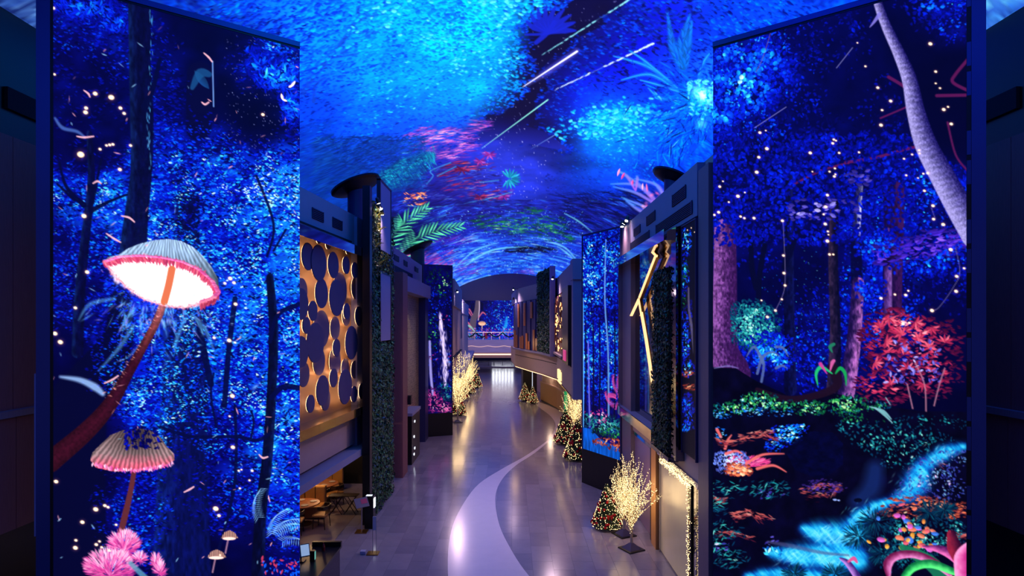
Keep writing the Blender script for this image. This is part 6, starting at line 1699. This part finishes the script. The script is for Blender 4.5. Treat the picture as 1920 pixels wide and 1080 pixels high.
for (loc, aim, lb, pw) in SPOTS:
    lab = lb or lab
    t = thing('spot_lamp', lab, 'lamp', loc, group='spot lamps on the bulkheads')
    sx = 1 if loc[0] > 0 else -1
    M = (Vector(aim) - Vector(loc)).to_track_quat('Z', 'Y').to_matrix().to_4x4()
    sx = 1 if loc[0] > -1 else -1
    MB().lathe([(.045, -.16), (.07, -.1), (.075, .06), (.07, .065)], 14, loc, M).build('housing', m_black, t)
    MB().lathe([(.064, .066), (.06, .07)], 14, loc, M).build('lens', m_lens, t)
    MB().tube([loc, (loc[0] + sx * (.3 if loc[1] < 30 else .55), loc[1], loc[2] + .02)], .02, 6).build('arm', m_black, t)
    lamp('SPOT', tuple(Vector(loc) + (Vector(aim) - Vector(loc)).normalized() * .1), pw * SPOT_W, (1., .67, .8), t, .22, aim, 105, 1.)

# ------------------------------------------------------------------ glowing twig trees
def glow_tree_mesh(seed, n_main=30, H=3.0, spread=.85):
    rg = np.random.RandomState(seed)
    tw, bb = MB(), MB()
    def bulbs(P, step=.05):
        for a, b in zip(P[:-1], P[1:]):
            L = np.linalg.norm(b - a); k = max(int(L / step), 1)
            for q in range(k):
                p = a + (b - a) * ((q + rg.rand()) / k) + rg.normal(0, .012, 3)
                bb.octa(p, rg.uniform(.008, .0145))
    tw.tube([(0, 0, .1), (0, 0, .75)], [.04, .032], 8)
    for i in range(n_main):
        a = 2 * math.pi * i / n_main * 2.618 * 2; s = math.sqrt((i + .5) / n_main) * spread
        top = np.array([math.cos(a) * s, math.sin(a) * s, H * (1 - .42 * (s / spread) ** 2) * rg.uniform(.9, 1.02)])
        b0 = np.array([0, 0, .45 + .3 * rg.rand()])
        P = []
        for k in range(8):
            f = k / 7
            P.append(b0 + (top - b0) * np.array([f ** 1.25, f ** 1.25, f]) + rg.normal(0, .02, 3) * (f > 0))
        tw.tube(P, np.linspace(.013, .004, 8), 3, False); bulbs(P)
        for _ in range(5):
            k = rg.randint(2, 7); p = P[k]; d = P[min(k + 1, 7)] - P[k - 1]; d /= np.linalg.norm(d)
            d2 = d + rg.normal(0, .45, 3); d2[2] = abs(d2[2]) + .15; d2 /= np.linalg.norm(d2); L = rg.uniform(.25, .55) * (1.2 - k / 9)
            Q = [p, p + d2 * L * .5 + rg.normal(0, .015, 3), p + d2 * L]
            tw.tube(Q, [.006, .004, .003], 3, False); bulbs(Q, .045)
    return tw, bb


m_twig = mat('pale wired twig', rgb(190, 170, 140), .5)
tw, bb = glow_tree_mesh(4)
tw_me, bb_me = tw.mesh('branches'), bb.mesh('bulbs')
tw_me.materials.append(m_twig); bb_me.materials.append(m_bulb)
tr_me = MB().tube([(0, 0, .1), (0, 0, .5)], [.05, .035], 8).mesh('trunk'); tr_me.materials.append(m_steel)
pl_me = MB().box(-.3, .3, -.3, .3, 0, .03).mesh('base_plate'); pl_me.materials.append(m_black)
br_me = MB().add([(-.22, -.22, .03), (.22, -.22, .03), (.22, .22, .03), (-.22, .22, .03), (-.05, -.05, .2), (.05, -.05, .2), (.05, .05, .2), (-.05, .05, .2)], [(4, 5, 6, 7), (0, 1, 5, 4), (1, 2, 6, 5), (2, 3, 7, 6), (3, 0, 4, 7)]).mesh('base_cone'); br_me.materials.append(m_navy)


def glow_tree(x, y, hpx, label, rz=0., D=None, power=26, wide=1.):
    X, D = FL(x, y)
    s = hpx * D / F_PX / 3.0
    t = thing('glowing_tree', label, 'light tree', (X, D, .005), rz)
    for nm, me, kd in (('branches', tw_me, None), ('bulbs', bb_me, 'stuff'), ('trunk', tr_me, None), ('base_plate', pl_me, None), ('base_cone', br_me, None)):
        o = bpy.data.objects.new(nm, me); COL.objects.link(o); o.parent = t
        o.scale = (s * wide, s * wide, s) if nm in ('branches', 'bulbs') else (1, 1, 1)
        if kd: o['kind'] = kd
    l = lamp('POINT', (X, D, 1.7 * s), power * s * s, (1., .66, .3), None, .5)
    l.parent = t; l.location = (0, 0, 1.7 * s)
    return t


glow_tree(1184, 1030, 182, 'twig tree wrapped in gold lights standing by the lilac door', .5, wide=1.08)
glow_tree(1170, 1003, 150, 'smaller gold lit twig tree just behind the one by the lilac door', 2.0, wide=.8)
glow_tree(1078, 826, 116, 'gold lit twig tree between the blue grove screen and the counter', 1.1)
glow_tree(858, 792, 128, 'gold lit twig tree closest to the waterfall screen', .3)
glow_tree(866, 760, 100, 'second gold lit twig tree beyond the waterfall screen', 1.9)
glow_tree(873, 742, 84, 'third gold lit twig tree beyond the waterfall screen', 4.0)
glow_tree(881, 732, 70, 'fourth gold lit twig tree beyond the waterfall screen, before the canopy', 2.7)

# ------------------------------------------------------------------ christmas trees
def xmas_parts(seed):
    rg = np.random.RandomState(seed)
    n = 2600
    h = 1 - np.sqrt(rg.rand(n)); a = rg.rand(n) * 6.283; r = .46 * (1 - h) * (1 - .25 * rg.rand(n) ** 2) + .03
    P = np.stack([r * np.cos(a), r * np.sin(a), .1 + h * 1.35], 1); N = np.stack([np.cos(a), np.sin(a), np.full(n, .3)], 1)
    cols = np.array([rgb(20, 44, 24), rgb(34, 62, 30), rgb(52, 78, 38)])[rg.randint(0, 3, n)] * rg.uniform(.6, 1.3, (n, 1))
    fol = leaves_object('foliage', P, N, .05, cols, m_leaf, None, rg)
    bl = MB()
    for i in range(420):
        hh = 1 - math.sqrt(rg.rand()); aa = rg.rand() * 6.283; rr = .49 * (1 - hh) + .03
        bl.octa((rr * math.cos(aa), rr * math.sin(aa), .1 + hh * 1.35), .011)
    o1 = bl.build('bulbs', m_bulb, None, kind='stuff')
    ba = MB()
    for i in range(46):
        hh = (1 - math.sqrt(rg.rand())) * .9; aa = rg.rand() * 6.283; rr = .48 * (1 - hh) + .02
        c = (rr * math.cos(aa), rr * math.sin(aa), .14 + hh * 1.3)
        ba.lathe([(.004, -.045), (.035, -.028), (.045, 0), (.035, .028), (.004, .045)], 8, c)
    o2 = ba.build('baubles', mat('red bauble', rgb(200, 26, 34), .25, .3), None, kind='stuff')
    o3 = MB().lathe([(.16, 0), (.2, .02), (.22, .14), (.2, .16)], 16).build('pot', m_black, None)
    bw = MB()
    for i in range(7):
        aa = i * 2.4; hh = .08 + .11 * i; rr = .5 * (1 - hh) + .02
        c = np.array([rr * math.cos(aa), rr * math.sin(aa), .12 + hh * 1.3]); tn = np.array([-math.sin(aa), math.cos(aa), 0]); up = np.array([0, 0, 1.]); ou = np.array([math.cos(aa), math.sin(aa), 0]) * .03
        for s in (-1, 1):
            bw.add([c + ou, c + tn * s * .1 + up * .05 + ou, c + tn * s * .11 - up * .04 + ou * 1.5, c + tn * s * .04 - up * .15 + ou], [(0, 1, 2), (0, 2, 3)])
    o4 = bw.build('bows', mat('red velvet bow', rgb(190, 20, 34), .6), None, kind='stuff')
    return [fol, o1, o2, o3, o4]


xp = xmas_parts(3)


def xmas(x, y, hpx, label, rz=0., first=[True]):
    X, D = FL(x, y); s = hpx * D / F_PX / 1.45
    t = thing('christmas_tree', label, 'christmas tree', (X, D, .005), rz)
    for o in xp:
        q = o if first[0] else o.copy()
        if not first[0]: COL.objects.link(q)
        q.parent = t; q.scale = (s, s, s)
    first[0] = False


xmas(1138, 990, 84, 'small christmas tree with red bows at the foot of the gold lit tree')
xmas(1163, 969, 70, 'christmas tree half hidden behind the gold lit tree', 2.)
xmas(1060, 832, 66, 'round christmas tree standing before the green lit panel', 1.)
xmas(1083, 862, 78, 'christmas tree at the edge of the blue grove screen', 3.)
xmas(984, 751, 34, 'small christmas tree against the black column', .4)
xmas(999, 756, 32, 'small christmas tree at the start of the curved counter', 1.4)
xmas(860, 778, 44, 'christmas tree at the foot of the light tree by the waterfall screen', 2.2)
xmas(866, 748, 40, 'christmas tree between the second and third light trees', 5.)
xmas(880, 738, 34, 'christmas tree between the third and fourth light trees', 4.)
xmas(893, 727, 34, 'farthest christmas tree in the row by the canopy', 3.3)

# ------------------------------------------------------------------ dining room and entrance
m_top = mat('orange wood table top', rgb(190, 110, 60), .35, 0., .15, 6, (1, 5, 1))
m_cush = mat('tan leather', rgb(206, 150, 84), .5)
m_chair = mat('dark chair wood', rgb(44, 28, 26), .45)
m_plate = mat('white plate', rgb(220, 205, 200), .3)


def table(x, y, label, R=.62):
    X, D = FL(x, y, .75)
    t = thing('dining_table', label, 'table', (X, D, .006))
    MB().lathe([(R * .95, .70), (R, .715), (R, .745), (R * .98, .75)], 28, (X, D, .006)).build('table_top', m_top, t)
    MB().tube([(X, D, .05), (X, D, .7)], [.06, .05], 10).build('pedestal', m_chair, t)
    MB().lathe([(.3, 0.006), (.3, .03), (.06, .06)], 18, (X, D, 0)).build('foot', m_chair, t)
    return X, D


def plates(X, D, R, grp, lab):
    for k in range(4):
        a = .5 + k * 1.57
        p = (X + R * .62 * math.cos(a), D + R * .62 * math.sin(a), .756)
        single('plate', MB().lathe([(.06, 0), (.12, .012), (.13, .02)], 16, p), m_plate, lab, 'plate', p, group=grp)


def chair_proto():
    t = thing('dining_chair', '', 'chair', (0, 0, .006))
    MB().box(-.24, .24, -.22, .24, .43, .5).build('seat', m_cush, t, bevel=.02)
    pts = []
    MB().wall([(-.26, .0), (-.24, .2), (-.12, .28), (.12, .28), (.24, .2), (.26, .0)], .0, .03, .68, .8).build('backrest', m_chair, t)
    for s in (-1, 1):
        MB().tube([(s * .21, -.2, 0), (s * .2, -.18, .44)], [.016, .022], 6).build('leg', m_chair, t)
        MB().tube([(s * .22, .24, 0), (s * .2, .2, .44)], [.016, .022], 6).build('leg', m_chair, t)
    for k in range(7):
        x = -.18 + .06 * k
        MB().tube([(x, .22, .48), (x, .28, .7)], .008, 5).build('spindle', m_chair, t)
    return t


cp0 = chair_proto(); used = [False]


def chair(X, D, rz, label):
    t = cp0 if not used[0] else copy_tree(cp0)
    used[0] = True
    t.location = (X, D, .006); t.rotation_euler = (0, 0, rz); t['label'] = label


X1, D1 = table(604, 906, 'round orange wood table laid with plates by the tan booth')
plates(X1, D1, .62, 'plates on the table by the booth', 'small white plate on the table by the tan booth')
X2, D2 = table(568, 943, 'round orange wood table closer to the counter, laid with plates', .58)
plates(X2, D2, .58, 'plates on the table near the counter', 'small white plate on the table near the counter')
X3, D3 = table(622, 883, 'round wood table against the black end wall of the dining room', .42)
chair(X1 + .62, D1 - .35, -1.9, 'dining chair with tan seat beside the booth table')
chair(X1 + .3, D1 - .85, 3.0, 'dark spindle chair drawn up to the front of the booth table')
chair(X2 + .75, D2 - .35, -1.7, 'dining chair with tan seat at the right of the nearer table')
chair(X2 + .1, D2 - .95, 3.3, 'dark spindle chair with its back to the counter')


def booth(X, D, L, label):
    t = thing('booth_sofa', label, 'sofa', (X, D, .006))
    MB().box(X - L / 2, X + L / 2, D - .3, D + .3, .006, .45).build('seat', m_cush, t, bevel=.04)
    MB().box(X - L / 2, X + L / 2, D + .22, D + .42, .3, 1.05).build('backrest', m_cush, t, bevel=.05)
    for k in range(1, 4):
        MB().box(X - L / 2 + L * k / 4 - .008, X - L / 2 + L * k / 4 + .008, D + .2, D + .23, .46, 1.04).build('seam', m_chair, t)


booth(X1 - .35, D1 + .85, 1.7, 'tan leather booth sofa behind the round table')
booth(X2 - .3, D2 + .85, 1.5, 'tan leather booth sofa behind the nearer round table')


def tray_stand(x, y, label):
    X, D = FL(x, y)
    t = thing('tray_stand', label, 'tray stand', (X, D, .006), group='folding tray stands by the dining room')
    for q in (-.16, .16):
        for s in (-1, 1):
            MB().tube([(X - s * .22, D + q, .01), (X + s * .22, D + q * .9, .68)], .014, 6).build('leg', m_chair, t)
    MB().box(X - .27, X + .27, D - .2, D + .2, .68, .7).build('strap_top', m_chair, t)


tray_stand(632, 963, 'folding cross legged tray stand on the side of the dining tables')
tray_stand(658, 963, 'folding cross legged tray stand on the side of the planted tower')
lamp('POINT', (-7.4, 21.6, 2.2), 62, (1., .58, .28), rs3, .15)
lamp('POINT', (-8.0, 24.6, 2.2), 40, (1., .58, .28), rs3, .15)
lamp('POINT', (-7.0, 18.8, 2.2), 18, (1., .62, .4), rs3, .15)

X, D = FL(678, 998)
t = thing('menu_stand', 'bronze menu stand with a tilted board and red page', 'menu stand', (X, D, .006))
MB().box(X - .2, X + .2, D - .15, D + .2, .006, .03).build('base', m_gold, t)
MB().tube([(X, D, .03), (X, D, .95)], .018, 8).build('pole', m_steel, t)
R_ = Matrix.Rotation(math.radians(-38), 4, 'X') @ Matrix.Rotation(math.radians(0), 4, 'Z')
def tilted(x0, x1, y0, y1, z0, z1, c, rz):
    b = MB().box(x0, x1, y0, y1, z0, z1); M = Matrix.Rotation(rz, 4, 'Z') @ Matrix.Rotation(math.radians(52), 4, 'X')
    b.v = [tuple(M @ Vector(v) + Vector(c)) for v in b.v]
    return b
bd = tilted(-.24, .24, -.17, .17, -.012, .012, (X, D, 1.0), .7).build('board', mat('grey leather board', rgb(110, 96, 110), .5), t)
tilted(-.02, .2, -.05, .11, .013, .017, (X, D, 1.0), .7).build('page', mat('red printed page', rgb(200, 40, 90), .5), bd)
X, D = -4.93, 20.28
t = thing('entry_kiosk', 'slim black kiosk with a lit white panel at the tower foot', 'kiosk', (X, D, .006))
MB().box(X - .14, X + .16, D - .12, D + .2, .006, 1.12).build('body', m_black, t)
MB().box(X + .16, X + .175, D - .04, D + .16, .7, 1.02).build('lit_panel', emit('kiosk panel', (.85, .9, 1.), 3.), t)
MB().box(X - .1, X + .1, D - .08, D + .06, 1.12, 1.135).build('top_panel', emit('kiosk top', (.8, .88, 1.), 1.2), t)
X, D = FL(701, 1038)
t = thing('sign_stand', 'slim steel sign stand with a narrow white card on the open floor', 'sign stand', (X, D, .006))
MB().box(X - .2, X + .16, D - .16, D + .14, .006, .03).build('base', m_gold, t)
for q in (-.035, .07):
    MB().tube([(X + q, D, .03), (X + q, D, 1.12)], .009, 6).build('pole', m_steel, t)
MB().box(X - .03, X + .065, D - .012, D + .012, .72, 1.14).build('card', mat('white card', rgb(214, 206, 214), .5), t)
single('floor_box', MB().box(X - .4, X - .24, D - .1, D + .06, .006, .1), mat('pale box', rgb(170, 170, 200), .5), 'small pale box on the floor beside the steel sign stand', 'box', (X - .32, D, .006))

t = thing('reception_counter', 'dark reception counter with a patterned side by the dining room', 'counter', (-5.3, 14.8, 0))
m_pat = mat('dark damask side', rgb(70, 62, 86), .5, 0., .75, 26, (1, 1, 1), .3)
MB().box(-6.2, -4.66, 13.3, 15.75, 0, 1.02).build('body', m_black, t)
MB().box(-4.66, -4.62, 13.3, 15.75, .05, 1.02).build('side_panel', m_pat, t)
MB().box(-6.25, -4.58, 13.25, 15.8, 1.02, 1.08).build('counter_top', m_black, t)
MB().box(-5.35, -4.58, 15.7, 15.8, 1.08, 1.2).build('upstand', m_black, t)
m_lcd = emit('monitor picture', (.3, .45, .75), .8)
for i, (x, y, lb) in enumerate(((-5.3, 14.7, 'tilted monitor with a pale screen on the reception counter, by its upstand'), (-5.5, 14.1, 'tilted monitor with a pale screen at the low end of the reception counter'))):
    mo = thing('monitor', lb, 'monitor', (x, y, 1.08))
    b = tilted(-.24, .24, -.02, .3, -.012, .012, (x, y, 1.2), .5).build('housing', m_black, mo)
    tilted(-.22, -.02, .0, .28, .013, .016, (x, y, 1.2), .5).build('screen_face', m_lcd, b)
    tilted(.02, .22, .0, .28, .013, .016, (x, y, 1.2), .5).build('screen_face', m_lcd, b)
    MB().box(x - .1, x + .1, y - .06, y + .12, 1.08, 1.1).build('stand', m_black, mo)
    MB().tube([(x, y + .03, 1.1), (x, y + .03, 1.22)], .02, 6).build('neck', m_black, mo)
td = thing('terminal', 'small payment terminal with a green lit face on the reception counter', 'terminal', (-5.02, 14.75, 1.08))
MB().box(-5.07, -4.95, 14.7, 14.8, 1.08, 1.34).build('body', m_black, td)
MB().box(-4.95, -4.945, 14.71, 14.79, 1.12, 1.32).build('lit_face', emit('terminal face', (.2, .7, .6), .6), td)
single('red_bottle', MB().lathe([(.04, 0), (.045, .1), (.03, .16), (.015, .18), (.015, .22)], 12, (-4.95, 15.4, 1.08)), mat('red glass', rgb(150, 30, 30), .2), 'small red bottle on the counter by the upstand', 'bottle', (-4.95, 15.4, 1.08))
